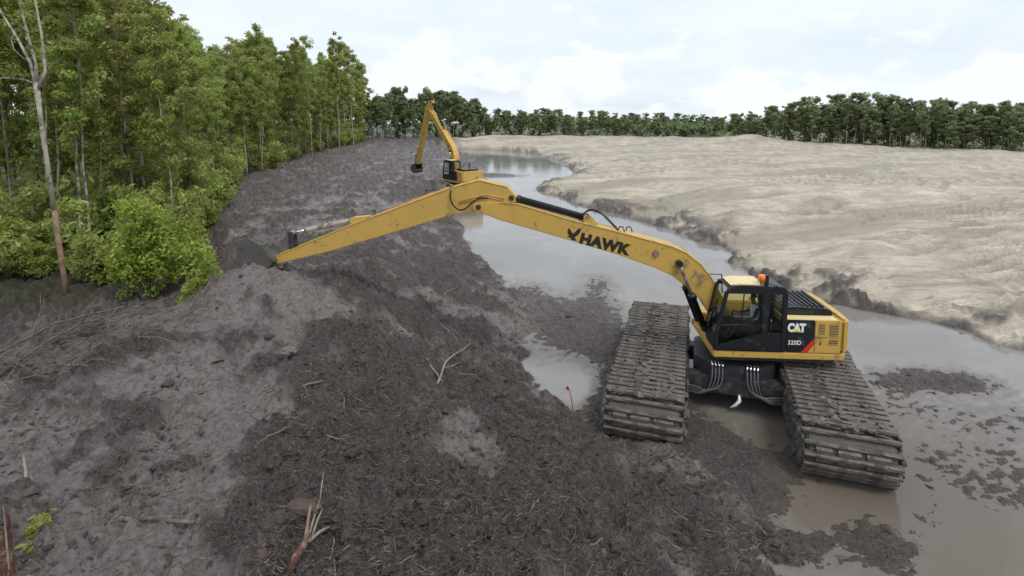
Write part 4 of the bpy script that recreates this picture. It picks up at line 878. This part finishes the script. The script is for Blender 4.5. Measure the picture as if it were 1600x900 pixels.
    MB().add([(0.985, 0.43, 2.45), (0.985, 1.29, 2.45), (0.985, 1.29, 2.58), (0.72, 1.29, 3.84), (0.72, 0.43, 3.84), (0.985, 0.43, 2.58)], [(0, 1, 2, 5), (5, 2, 3, 4)]).build('windscreen', GLASS, cab, fix=False)
    MB().add([(0.9, 0.38, 2.75), (-0.96, 0.38, 2.75), (-0.96, 0.38, 3.82), (0.68, 0.38, 3.82)], [(0, 1, 2, 3)]).build('side_window', GLASS, cab, fix=False)
    MB().add([(-1.06, 0.43, 2.9), (-1.06, 1.29, 2.9), (-1.06, 1.29, 3.82), (-1.06, 0.43, 3.82)], [(0, 1, 2, 3)]).build('rear_window', GLASS, cab, fix=False)
    if main:
        bars('window_divider', [(0.22, 2.84), (0.17, 3.82)], 1.31, 1.355, 0.03)
        st = MB(); st.box(-0.62, -0.05, 0.58, 1.12, 2.35, 2.62); st.prism([(-0.55, 2.6), (-0.38, 2.6), (-0.50, 3.35), (-0.66, 3.35)], 0.60, 1.10); st.prism([(-0.52, 3.38), (-0.44, 3.38), (-0.46, 3.68), (-0.56, 3.68)], 0.70, 1.00); st.build('seat', SEAT, cab, bevel=0.04)
        st = MB(); st.box(-0.45, 0.25, 1.13, 1.24, 2.62, 2.78); st.box(-0.45, 0.25, 0.46, 0.57, 2.62, 2.78); st.tube([(0.2, 1.18, 2.75), (0.24, 1.18, 2.98)], .03, 6); st.tube([(0.2, 0.52, 2.75), (0.24, 0.52, 2.98)], .03, 6); st.build('control_console', BLK, cab)
        MB().tube([(0.98, 1.43, 2.9), (1.06, 1.52, 3.1), (1.02, 1.52, 3.5)], 0.02, 6).build('mirror_arm', BLK, cab); MB().box(1.0, 1.05, 1.44, 1.60, 3.15, 3.50).build('mirror', BLK, cab, bevel=0.02)
        MB().tube([(-0.62, 1.39, 2.5), (-0.62, 1.44, 2.55), (-0.62, 1.44, 3.0), (-0.62, 1.39, 3.05)], 0.014, 6).build('door_handle', BLK, cab)
        b = MB().tube([(-0.38, 1.18, 4.04), (-0.38, 1.18, 4.15)], 0.10, 14).build('beacon', STEEL, cab)
        MB().tube([(-0.38, 1.18, 4.152), (-0.38, 1.18, 4.34), (-0.38, 1.18, 4.36)], [0.115, 0.105, 0.07], 14).build('beacon_lens', ORANGE, b, True)
        MB().box(-0.56, -0.47, 1.09, 1.27, 4.05, 4.36).build('beacon_guard', BLK, b, bevel=.01)
        MB().tube([(-0.55, 1.3, 4.12), (-0.9, 1.3, 4.02), (-1.04, 1.3, 3.95)], 0.016, 6).build('roof_bar', BLK, cab)
        MB().tube([(1.02, 1.36, 2.04), (1.05, 1.36, 2.9)], 0.018, 6).build('grab_rail', BLK, cab)
        for yv in (.62, .66): MB().tube([(1.01, yv, 2.5), (.80, yv + .25, 3.5)], .012, 5).build('wiper', BLK, cab)
    # --- boom
    boom = MB().prism([Bm(p) for p in BOOM], -0.30, 0.30).build('boom', YEL, root, bevel=0.022)
    for y in (-0.30, 0.30):                                            # welded edge flanges
        up = [Bm(p) for p in BOOM[3:12]]; m = MB()
        for p, q in zip(up[:-1], up[1:]): m.tube([(p[0], y, p[1]), (q[0], y, q[1])], 0.022, 6)
        m.build('edge_flange', YEL, boom)
        c0 = Bm(PIN); m = MB(); s = 1 if y > 0 else -1
        m.tube([(c0[0], y, c0[1]), (c0[0], y + s * .03, c0[1])], 0.17, 18); m.build('pin_boss', YEL, boom); m = MB(); m.tube([(c0[0], y + s * .03, c0[1]), (c0[0], y + s * .06, c0[1])], 0.09, 14); m.build('pivot_pin', DKST, boom)
        c0 = Bm((1.901, 4.444)); m = MB(); m.tube([(c0[0], y, c0[1]), (c0[0], y + s * .012, c0[1])], 0.26, 24); m.build('boss_plate', YEL, boom)
        m = MB(); m.tube([(c0[0], y, c0[1]), (c0[0], y + s * .17, c0[1])], 0.10, 14); m.build('pivot_pin', mat('rusty_pin', (0.14, 0.05, 0.03), 0.7) if 'rusty_pin' not in MATS else MATS['rusty_pin'], boom)
    c0 = Bm((2.63, 4.72)); MB().tube([(c0[0], 0.30, c0[1]), (c0[0], 0.36, c0[1])], 0.085, 10).build('work_lamp', STEEL, boom); MB().tube([(c0[0], 0.30, c0[1]), (c0[0], 0.345, c0[1])], 0.10, 10).build('lamp_ring', MATS['rusty_pin'], boom)
    for s in (-1, 1):
        cyl2(root, (1.05, 2.35), Bm((1.901, 4.444)), 0.52, 0.105, 0.052, s * 0.42, BLK, rod_mat=WORN if main else STEEL)
    # stick cylinder on top of the boom with its lug
    lg = [Bm(p) for p in ((4.95, 5.62), (4.92, 5.90), (4.78, 5.93), (4.40, 5.52))]
    for y in (-0.17, 0.17): MB().prism(lg, y - 0.03, y + 0.03).build('cylinder_lug', YEL, boom)
    cyl2(root, Bm((4.86, 5.80)), Sm((7.28, 6.46)), 0.93, 0.115, 0.06, 0.0, BLK)
    if main:
        def sp_(pts, n=4):
            P = [Vector(q) for q in pts]; o = []
            for i in range(len(P) - 1):
                p0, p1, p2, p3 = P[max(i - 1, 0)], P[i], P[i + 1], P[min(i + 2, len(P) - 1)]
                for k in range(n): f = k / n; o.append(0.5 * ((2 * p1) + (p2 - p0) * f + (2 * p0 - 5 * p1 + 4 * p2 - p3) * f * f + (3 * p1 - p0 - 3 * p2 + p3) * f ** 3))
            return o + [P[-1]]
        for y, k in ((-0.08, 0.0), (0.08, 0.06)):
            MB().tube(sp_([(5.0, y, 5.86), (4.75, y, 6.02 + k), (4.45, y, 5.98 + k), (4.2, y * 2, 5.82), (4.0, y * 2.5, 5.62), (3.82, y * 2.5, 5.44)]), 0.028, 7).build('hydraulic_hose', RUB, root, True)
        for x in (3.7, 3.45): MB().tube(sp_([(x + .1, .05, 5.38), (x + .06, .05, 5.52), (x - .06, .05, 5.50), (x - .1, .05, 5.34)]), 0.02, 6).build('hose_clip', DKST, root, True)
        MB().tube(sp_([(9.25, 0.26, 6.70), (9.26, 0.30, 6.45), (9.16, 0.31, 6.20), (8.95, 0.31, 6.06), (8.75, 0.31, 6.12), (8.55, 0.33, 6.30), (8.3, 0.30, 6.46), (8.05, 0.27, 6.45)]), 0.026, 7).build('hydraulic_hose', RUB, root, True)
        for zo in (0.0, 0.07): MB().tube([(9.0, 0.235, 6.25 + zo), (8.1, 0.235, 6.50 + zo), (7.5, 0.235, 6.36 + zo)], 0.016, 6).build('steel_pipe', YEL, root, True)
        MB().tube([(9.3, .12, 6.80), (10.5, .12, 6.36), (11.4, .12, 6.02)], 0.018, 6).build('steel_pipe', YEL, root, True)
        MB().box(9.20, 9.32, 0.02, 0.16, 6.74, 6.86).build('pipe_clamp', WORN, root)
        # lettering and eagle on the near face of the boom
        bd = Vector((-(3.623 - 5.344), 0, -(5.356 - 5.77))).normalized()     # along the boom, towards the tip
        right = -bd; upv = Vector((0, 1, 0)).cross(right) * 1
        if upv.z < 0: upv = -upv
        text_mesh('boom_lettering', 'HAWK', 0.46, (4.27, 0.3015, 4.99), right, upv, INK, boom, bold=0.034, xscale=1.06, spacing=1.10)
        E0 = Vector((5.25, 0.3015, 5.33))
        eag = [[(-.02, -.02), (-.10, .06), (-.20, .17), (-.24, .06), (-.20, -.06), (-.10, -.13), (-.02, -.14)],            # one wing
               [(-.02, -.02), (.05, .10), (.12, .21), (.22, .22), (.20, .08), (.14, -.04), (.04, -.13), (-.02, -.14)],         # other wing
               [(-.06, -.06), (-.01, .02), (.06, .0), (.07, -.12), (.14, -.20), (.17, -.24), (.06, -.22), (-.02, -.24), (-.06, -.18), (-.13, -.16), (-.19, -.19), (-.17, -.13), (-.10, -.11)]]
        m = MB()
        for i, q in enumerate(eag):
            pts = [E0 + right * a * .92 + upv * b * .92 for a, b in q]; n = len(pts); yy = 0.001 + 0.0012 * i
            m.add([p + Vector((0, yy, 0)) for p in pts], [tuple(range(n))])
        m.build('eagle_emblem', INK, boom, fix=False)
    # --- stick and bucket
    stick = MB().prism([Sm(p) for p in STK], -0.21, 0.21).build('stick', YELD if main else YEL, root, bevel=0.02)
    for y in (-0.21, 0.21):
        up = [Sm(p) for p in STK[10:] + STK[:2]]; m = MB()
        for p, q in zip(up[:-1], up[1:]): m.tube([(p[0], y, p[1]), (q[0], y, q[1])], 0.02, 6)
        m.build('edge_flange', YEL, stick)
        c0 = Sm((7.27, 6.46)); s = 1 if y > 0 else -1; MB().tube([(c0[0], y, c0[1]), (c0[0], y + s * .05, c0[1])], 0.09, 14).build('pivot_pin', DKST, stick)
    br = [Sm(p) for p in ((12.25, 5.60), (12.62, 5.44), (12.75, 5.60), (12.62, 5.72), (12.0, 5.78))]
    MB().prism(br, -0.14, 0.14).build('cylinder_bracket', YEL, stick, bevel=.02)
    cyl2(root, Sm((12.70, 5.60)), Sm((14.78, 5.13)), 0.78, 0.085, 0.045, 0.0, GREYCYL if main else BLK)
    for y in (-0.16, 0.16):
        MB().prism([Sm(p) for p in ((14.70, 5.20), (14.86, 5.20), (14.80, 4.42), (14.66, 4.42))], y - .03, y + .03).build('rocker_link', DKST, root)
        MB().prism([Sm(p) for p in ((14.72, 5.20), (14.80, 5.08), (15.62, 4.62), (15.70, 4.74))], y * .6 - .03, y * .6 + .03).build('bucket_link', WORN, root)
    # bucket: hollow shell with side plates, lip and teeth
    arc = [(15.22, 4.25), (15.62, 4.78), (16.10, 5.05), (16.34, 4.95), (16.52, 4.60), (16.48, 4.15), (16.20, 3.80), (15.85, 3.62)]
    A = [Km(p) for p in arc]; cen = Km((15.75, 4.25)); inn = [(p[0] + (cen[0] - p[0]) * 0.09, p[1] + (cen[1] - p[1]) * 0.09) for p in A]
    bk = MB(); n = len(A); Wb = 0.48
    for i in range(n - 1): bk.prism([A[i], A[i + 1], inn[i + 1], inn[i]], -Wb, Wb)
    bo = bk.build('bucket', MUDST, root, bevel=0.0)
    for y in (-Wb, Wb): MB().prism(A, y - 0.02, y + 0.02).build('side_plate', MUDST, bo, bevel=.008)
    tip = Km((15.85, 3.62)); tdir = Km((15.45, 3.55))
    for i in range(5):
        y = -0.4 + 0.2 * i; MB().prism([(tip[0], tip[1] - .05), (tip[0], tip[1] + .05), (tip[0] + (tdir[0] - tip[0]) * .6, tip[1] + (tdir[1] - tip[1]) * .6)], y - .05, y + .05).build('tooth', STEEL, bo)
    for y in (-.2, .2): MB().prism([Km(p) for p in ((15.3, 4.33), (15.62, 4.78), (15.78, 4.92), (15.62, 4.55))], y - .03, y + .03).build('bucket_ear', MUDST, bo)
    for i in range(3):
        f = [A[1 + i], A[2 + i]]; MB().tube([(f[0][0], -Wb, f[0][1]), (f[0][0], Wb, f[0][1])], .03, 6).build('wear_bar', MUDST, bo)
    return root
MX, MY = 7.25, 17.4
ex = excavator((MX, MY, 0), R(176), 0, math.atan2(.949, .314) - R(176))
tag(ex, 'yellow long-reach excavator on muddy pontoon tracks, boom lettered with an eagle', 'excavator', 'amphibious excavators digging the channel')
EX2 = (-5.8, 59.0, -0.05)
ex2 = excavator(EX2, R(127), 0, R(100) - R(127), R(26), R(-73), R(-20), main=False)
tag(ex2, 'distant yellow excavator with raised boom folded in an upside-down V', 'excavator', 'amphibious excavators digging the channel')

# operator in the cab
def operator():
    me = bpy.data.meshes.new('person'); a = R(176)
    J = {'pel': (-0.30, .85, 2.72), 'sp': (-0.36, .85, 2.95), 'ch': (-0.36, .85, 3.18), 'nk': (-0.32, .85, 3.34), 'hd0': (-0.27, .85, 3.42), 'hd1': (-0.26, .85, 3.55), 'hd2': (-0.27, .85, 3.61),
         'sL': (-0.35, 1.04, 3.22), 'eL': (-0.22, 1.14, 2.98), 'wL': (0.05, 1.16, 2.95), 'hL': (0.17, 1.17, 2.97), 'sR': (-0.35, .66, 3.22), 'eR': (-0.22, .56, 2.98), 'wR': (0.05, .54, 2.95), 'hR': (0.17, .53, 2.97),
         'hipL': (-0.25, .95, 2.70), 'kL': (0.20, .99, 2.76), 'aL': (0.42, .99, 2.34), 'tL': (0.58, .99, 2.28), 'hipR': (-0.25, .75, 2.70), 'kR': (0.20, .71, 2.76), 'aR': (0.42, .71, 2.34), 'tR': (0.58, .71, 2.28)}
    rad = dict(pel=.14, sp=.135, ch=.155, nk=.055, hd0=.075, hd1=.092, hd2=.06, sL=.075, eL=.05, wL=.034, hL=.04, sR=.075, eR=.05, wR=.034, hR=.04, hipL=.09, kL=.065, aL=.045, tL=.04, hipR=.09, kR=.065, aR=.045, tR=.04)
    E_ = [('pel', 'sp'), ('sp', 'ch'), ('ch', 'nk'), ('nk', 'hd0'), ('hd0', 'hd1'), ('hd1', 'hd2'), ('ch', 'sL'), ('sL', 'eL'), ('eL', 'wL'), ('wL', 'hL'), ('ch', 'sR'), ('sR', 'eR'), ('eR', 'wR'), ('wR', 'hR'), ('pel', 'hipL'), ('hipL', 'kL'), ('kL', 'aL'), ('aL', 'tL'), ('pel', 'hipR'), ('hipR', 'kR'), ('kR', 'aR'), ('aR', 'tR')]
    # fingers round the lever: short chains from each palm
    for s in ('L', 'R'):
        h = Vector(J['h' + s])
        for i in range(4):
            b, c, d = 'f%d%s' % (i, s), 'g%d%s' % (i, s), 'k%d%s' % (i, s); z = 0.035 - 0.023 * i
            J[b] = tuple(h + Vector((.055, 0.012, z))); J[c] = tuple(h + Vector((.085, -.012 if s == 'L' else .012, z))); J[d] = tuple(h + Vector((.07, -.035 if s == 'L' else .035, z)))
            for q in (b, c, d): rad[q] = .0105
            E_ += [('h' + s, b), (b, c), (c, d)]
        J['th' + s] = tuple(h + Vector((.03, -.03 if s == 'L' else .03, .05))); rad['th' + s] = .012; E_.append(('h' + s, 'th' + s))
    K = list(J); me.from_pydata([J[k] for k in K], [(K.index(p), K.index(q)) for p, q in E_], [])
    o = bpy.data.objects.new('person', me); COL.objects.link(o)
    md = o.modifiers.new('skin', 'SKIN'); sk = me.skin_vertices[0].data if me.skin_vertices else None
    if sk is None:
        bpy.context.view_layer.objects.active = o
        bm = bmesh.new(); bm.from_mesh(me); lay = bm.verts.layers.skin.verify(); bm.to_mesh(me); bm.free(); sk = me.skin_vertices[0].data
    for i, k in enumerate(K): sk[i].radius = (rad[k], rad[k]); sk[i].use_root = (k == 'pel')
    o.modifiers.new('sub', 'SUBSURF').levels = 1; o.modifiers['sub'].render_levels = 1
    bpy.context.view_layer.update(); dg = bpy.context.evaluated_depsgraph_get()
    m2 = bpy.data.meshes.new_from_object(o.evaluated_get(dg)); o.modifiers.clear(); o.data = m2
    m2.materials.clear()
    for q in (SHIRT, SLEEVE, SKIN): m2.materials.append(q)
    for f in m2.polygons:
        c = f.center; i = 2 if c.z > 3.33 else (0 if c.z > 2.86 and abs(c.y - .85) < .20 and c.x < -.12 else 1)
        if c.x > 0.02 and c.z > 2.86: i = 2
        f.material_index = i
    m2.shade_smooth(); o.location = (MX, MY, 0); o.rotation_euler = (0, 0, a)
    tag(o, 'person in a pale shirt seated at the controls inside the cab', 'person')
    h = MB(); rs = np.random.default_rng(4); bm = bmesh.new(); bmesh.ops.create_icosphere(bm, subdivisions=2, radius=0.102)
    h.add([(v.co.x * 1.05 - 0.285, v.co.y * 0.95 + 0.85, v.co.z * 1.1 + 3.565) for v in bm.verts if True], [[v.index for v in f.verts] for f in bm.faces]); bm.free()
    keep = [f for f in h.f if sum(h.v[i][2] for i in f) / 3 > 3.56 + 0.5 * (sum(h.v[i][0] for i in f) / 3 + 0.30)]; h.f = keep
    h.build('hair', HAIR, o, True)
    fc = MB(); fc.tube([(-0.175, .85, 3.53), (-0.150, .85, 3.49), (-0.172, .85, 3.478)], [.012, .02, .012], 6); fc.build('nose', SKIN, o, True)
    for y in (.82, .88): MB().tube([(-0.182, y, 3.535), (-0.170, y, 3.535)], .012, 6).build('eye', WHITE, o)
    MB().tube([(-0.168, .825, 3.447), (-0.163, .85, 3.445), (-0.168, .875, 3.447)], .007, 5).build('mouth', mat('lips', (.22, .07, .05), .5), o)
    for y in (.755, .945): MB().tube([(-0.27, y, 3.49), (-0.275, y, 3.53), (-0.27, y, 3.55)], [.012, .02, .012], 6).build('ear', SKIN, o, True)
operator()

# ------------------------------------------------------------------ debris one can pick out
def surf(px, py, zg=None):
    """ground point seen at a photo pixel: march along the sight line"""
    a = (px - 800) / FPX; b = (Y0 - py) / FPX; d = np.array([a, math.cos(PITCH) + b * math.sin(PITCH), -math.sin(PITCH) + b * math.cos(PITCH)])
    t = np.linspace(5, 90, 900); P = np.array([0, 0, CH]) + t[:, None] * d; z = np.maximum(ground_z(P[:, 0], P[:, 1]), 0); i = np.argmax(P[:, 2] < z)
    return P[i]
BRUSHM = mat('grey_dead_wood', (0.14, 0.12, 0.10), 0.9, 0, 0.4, 5, bump=.5, bscale=25, dirt=(0.07, 0.06, 0.05), dirt_amt=.35, dirt_scale=3)
def branch(name, pts, r0, r1, label, material=STICK, lift=0.04, twigs=(), group=None, cat='branch', sub=3):
    P = [surf(*p[:2]) for p in pts]; Q = [Vector((q[0], q[1], q[2] + lift + (p[2] if len(p) > 2 else 0))) for q, p in zip(P, pts)]
    org = Q[0].copy(); k = len(Q); mb = MB(); path = []
    for i in range(k - 1):
        for f in range(sub): path.append(Q[i].lerp(Q[i + 1], f / sub) - org + Vector((random.gauss(0, .012), random.gauss(0, .012), random.gauss(0, .01))))
    path.append(Q[-1] - org); n = len(path)
    mb.tube(path, [r0 + (r1 - r0) * i / (n - 1) for i in range(n)], 7)
    for (i, dx, dy, dz, rr) in twigs:
        b = path[min(i, n - 1)]; mb.tube([b, b + Vector((dx * .5, dy * .5, dz * .6)), b + Vector((dx, dy, dz))], [rr, rr * .8, rr * .4], 5)
    o = mb.build(name, material, None, True); o.location = org; return tag(o, label, cat, group)
branch('fallen_branch', [(683, 603), (697, 572, .08), (735, 541, .05)], .035, .022, 'pale forked branch lying on the slope, longest stick in mid slope', STICK, .06, [(2, .35, .2, .05, .014)])
branch('fallen_branch', [(692, 601), (676, 580, .05), (666, 564, .06)], .028, .018, 'pale stick crossing the foot of the forked branch', STICK, .05)
branch('fallen_branch', [(718, 568), (700, 580, .04)], .014, .008, 'short thin twig just below the forked branch', STICK, .04)
branch('fallen_branch', [(686, 470), (700, 458, .06), (714, 452, .04)], .022, .012, 'curved pale stick upslope near the stick of the excavator', STICK, .05)
branch('fallen_branch', [(668, 472), (670, 458, .12)], .03, .02, 'short upright pale stub in the root tangle', STICK, .03)
branch('fallen_branch', [(690, 510), (712, 530, .04), (717, 545, .03)], .012, .007, 'bent thin root above the forked branch', STICK, .04)
branch('fallen_branch', [(470, 608), (505, 600, .04)], .032, .022, 'dark stick lying on the smooth plateau near its edge', BARKG, .04)
branch('fallen_branch', [(536, 650), (538, 630, .1), (533, 622, .1)], .012, .006, 'thin curved root standing below the plateau edge', STICK, .03)
branch('fallen_branch', [(452, 680), (484, 688, .03)], .016, .01, 'short pale stick lower on the plateau rim', STICK, .04)
branch('fallen_branch', [(170, 812), (230, 818, .03), (305, 822, .04)], .045, .03, 'long dark half-buried branch across the lower plateau', BARKG, .03)
branch('fallen_branch', [(680, 784), (720, 793, .03), (768, 798, .02)], .025, .015, 'straight pale stick low on the slope below the furrows', STICK, .04)
branch('fallen_branch', [(515, 880), (522, 862, .05), (521, 850, .06)], .014, .008, 'pale hooked root beside the split red stump', STICK, .05)
branch('fallen_branch', [(832, 796), (842, 786, .05)], .014, .01, 'tiny pale splinter near the lower water edge', STICK, .04)
branch('fallen_branch', [(900, 868), (915, 852, .06)], .016, .01, 'small pale splinter on the lowest mud slope', STICK, .04)
branch('fallen_branch', [(40, 752), (38, 728, .2)], .03, .02, 'thin grey stem poking from the dark hollow at the picture edge', STICK, .02)
branch('fallen_branch', [(30, 722), (44, 745, .05), (52, 758, .03)], .012, .008, 'thin pale bent twig by the dark hollow at the picture edge', STICK, .05)
# brush pile along the far rim of the berm
bp = [([(-12, 600), (60, 565, .3), (130, 540, .55), (230, 520, .65)], .06, .03, 'long pale fallen trunk on top of the brush pile below the bare tree'),
      ([(-5, 560), (90, 540, .55), (200, 527, .8), (250, 522, .7)], .05, .025, 'second fallen trunk close above the longest in the brush pile'),
      ([(70, 590), (140, 565, .2), (220, 530, .5), (262, 512, .6)], .035, .02, 'slanting pale branch rising towards the bright shrub from the brush pile'),
      ([(10, 605), (50, 560, .4), (75, 520, .9)], .03, .015, 'thin branch sticking up out of the brush pile below the bare tree'),
      ([(30, 640 - 40), (110, 588, .15), (160, 575, .2)], .025, .015, 'low grey branch on the near fringe of the brush pile'),
      ([(255, 508), (300, 500, .25), (322, 492, .15)], .03, .015, 'short branch at the shrub end of the brush pile')]
for pts, a_, b_, lab in bp:
    branch('fallen_branch', pts, a_ * .7, b_ * .6, lab, BRUSHM, .10, [(3, .2, .1, .5, .012), (5, -.15, .2, .45, .012), (6, .3, -.2, .3, .012), (2, -.3, .1, .25, .01)], 'brush pile branches')
def brush():
    mb = MB(); rd = random.Random(9)
    for k in range(300):
        px = rd.uniform(-60, 330); py = 572 - 0.30 * px + rd.uniform(-22, 26); P = Vector(surf(px, py)); l = rd.uniform(.4, 1.8); a = rd.gauss(0.3, .9); e = rd.uniform(-.05, .55)
        q = P + Vector((math.cos(a) * l, math.sin(a) * l, e * l)); m = P.lerp(q, .5) + Vector((rd.gauss(0, .08), rd.gauss(0, .08), .08 + rd.random() * .12)); r = rd.uniform(.005, .014)
        mb.tube([P + Vector((0, 0, .02)), m, q], [r, r * .8, r * .4], 3, False)
    me = bpy.data.meshes.new('brushwood'); me.from_pydata(mb.v, [], mb.f); tag(link('brushwood', me, BARKG), label='tangle of thin dead twigs along the rim of the berm', kind='stuff')
brush()
# split stumps
def stump(px, py, h, r, label, lean, parts=True):
    P = surf(px, py); o = empty('split_stump', (P[0], P[1], P[2])); tag(o, label, 'stump'); rd = random.Random(px)
    n = 9; m = MB(); V = []; F = []
    for i in range(4):
        f = i / 3
        for j in range(n):
            g = 2 * math.pi * j / n; rr = r * (1.1 - .15 * f) * (1 + rd.gauss(0, .07)); V.append((math.cos(g) * rr + lean[0] * f * h, math.sin(g) * rr + lean[1] * f * h, -0.15 + f * (h + .15) * (1 + (rd.uniform(-.3, .12) if i == 3 else 0))))
    for i in range(3):
        for j in range(n): F.append((i * n + j, i * n + (j + 1) % n, (i + 1) * n + (j + 1) % n, (i + 1) * n + j))
    F.append(tuple(range(3 * n, 4 * n))); m.add(V, F); m.build('trunk', REDWOOD, o)
    for k in range(5):
        a = rd.random() * 6.28; b = Vector((math.cos(a) * r * .9, math.sin(a) * r * .9, h * .2)); m = MB(); m.tube([b, b + Vector((lean[0] * h * .6, lean[1] * h * .6, h * .55)), b + Vector((lean[0] * h * 1.1, lean[1] * h * 1.1, h * rd.uniform(.7, 1.15)))], [.022, .018, .004], 4); m.build('splinter', STICK if k % 2 else REDWOOD, o)
stump(8, 905, 0.95, 0.115, 'split red-brown stump at the bottom left corner', (0.02, 0.0))
def roots():
    P = surf(470, 885); o = empty('torn_root', tuple(P)); tag(o, 'torn red root with splintered pale prongs on the lower slope', 'root')
    pr = lambda px, py, dz: Vector(surf(px, py)) + Vector((0, 0, dz)) - Vector(P)
    MB().tube([pr(450, 898, 0), pr(463, 880, .1), pr(478, 862, .16), pr(486, 850, .2)], [.06, .065, .05, .03], 8).build('root_base', REDWOOD, o, True)
    for i, (a, b, r) in enumerate((((478, 858), (486, 808), .035), ((482, 856), (500, 800), .02), ((488, 852), (505, 812), .022), ((484, 860), (515, 842), .03), ((500, 800), (507, 752), .014))):
        MB().tube([pr(*a, .16), pr((a[0] + b[0]) / 2, (a[1] + b[1]) / 2, .22), pr(*b, .22)], [r, r * .9, r * .5], 6).build('prong', STICK if i != 0 else BARKR, o, True)
roots()
def peat(px, py, sx, sy, sz, label, name='peat_block', material=CLOD, seed=1):
    P = surf(px, py); bm = bmesh.new(); bmesh.ops.create_icosphere(bm, subdivisions=3, radius=1.0); rs = np.random.default_rng(seed)
    V = np.array([v.co[:] for v in bm.verts]); F = np.array([[v.index for v in f.verts] for f in bm.faces]); bm.free()
    k = 1 + 0.35 * fbm(V[:, 0] * 1.0 + seed, V[:, 1] + V[:, 2] * 1.3, .9, 3, .6, seed) + .12 * fbm(V[:, 0] + V[:, 2], V[:, 1], .25, 2, .6, seed)
    V = np.sign(V) * np.abs(V) ** 0.8 * k[:, None] * np.array([sx, sy, sz])
    o = link(name, np_mesh(name, V, F, {'tone': np.full(len(V), .45)}), material); o.location = (P[0], P[1], P[2] + sz * .3); o.rotation_euler = (.2, .1, seed); return tag(o, label, 'mud block')
peat(263, 603, .14, .12, .13, 'round dark lump alone on the smooth plateau', seed=1)
peat(555, 508, .30, .20, .22, 'dark overhanging peat block at the crest of the slope', seed=2)
peat(474, 795, .34, .22, .11, 'brown peat slab above the torn red root', seed=3, material=mat('brown_peat', (.085, .06, .048), .8, 0, .5, 8, bump=.8, bscale=25))
peat(742, 697, .13, .11, .09, 'pale grey lump on the slope above the furrows', seed=5, material=mat('grey_clay', (.135, .115, .107), .7, 0, .4, 6, bump=.7, bscale=25))
peat(735, 730, .20, .14, .12, 'dark notched lump just below the pale grey lump', seed=6)
peat(450, 552, .22, .18, .13, 'grey clay lump behind the round dark lump', seed=7, material=MATS['grey_clay'])
peat(408, 872, .13, .11, .10, 'brown lump near the bottom edge left of the torn root', seed=8, material=MATS['brown_peat'])
# marker stake with red flag in the side pool
def stake():
    P = surf(898, 640); o = empty('marker_stake', (P[0], P[1], min(P[2], 0.02))); tag(o, 'thin dark marker stake with red tip leaning in the side pool', 'stake')
    MB().tube([(0, 0, -.3), (-.12, 0, .42), (-.22, 0, .76)], [.014, .012, .010], 6).build('pole', DKST, o)
    MB().add([(-.22, -.01, .78), (-.30, -.02, .72), (-.24, .0, .60), (-.17, .01, .66), (-.235, .04, .69)], [(0, 1, 4), (1, 2, 4), (2, 3, 4), (3, 0, 4)]).build('flag', PINKFLAG, o, fix=False)
stake()
# sprouting seedling at the lower left
def seedling():
    P = surf(62, 850); o = empty('seedling', tuple(P)); tag(o, 'small seedling with pale yellow-green leaves near the split stump', 'plant'); rs = np.random.default_rng(8)
    c = []; 
    for k in range(6):
        a = rs.random() * 6.28; l = .1 + .3 * rs.random(); e = np.array([math.cos(a) * l, math.sin(a) * l, .12 + .35 * rs.random()]); MB().tube([(0, 0, -.05), e * .5, e], [.01, .008, .004], 5).build('stem', BARKG, o); c.append(e); c.append(e * .75)
    V, F, tn = leaf_cloud(np.array(c), 7, np.full(len(c), .1), .07, rs, 1.0, .75); link('leaves', np_mesh('leaves', V, F, {'tone': tn}), LEAFB, o)
seedling()
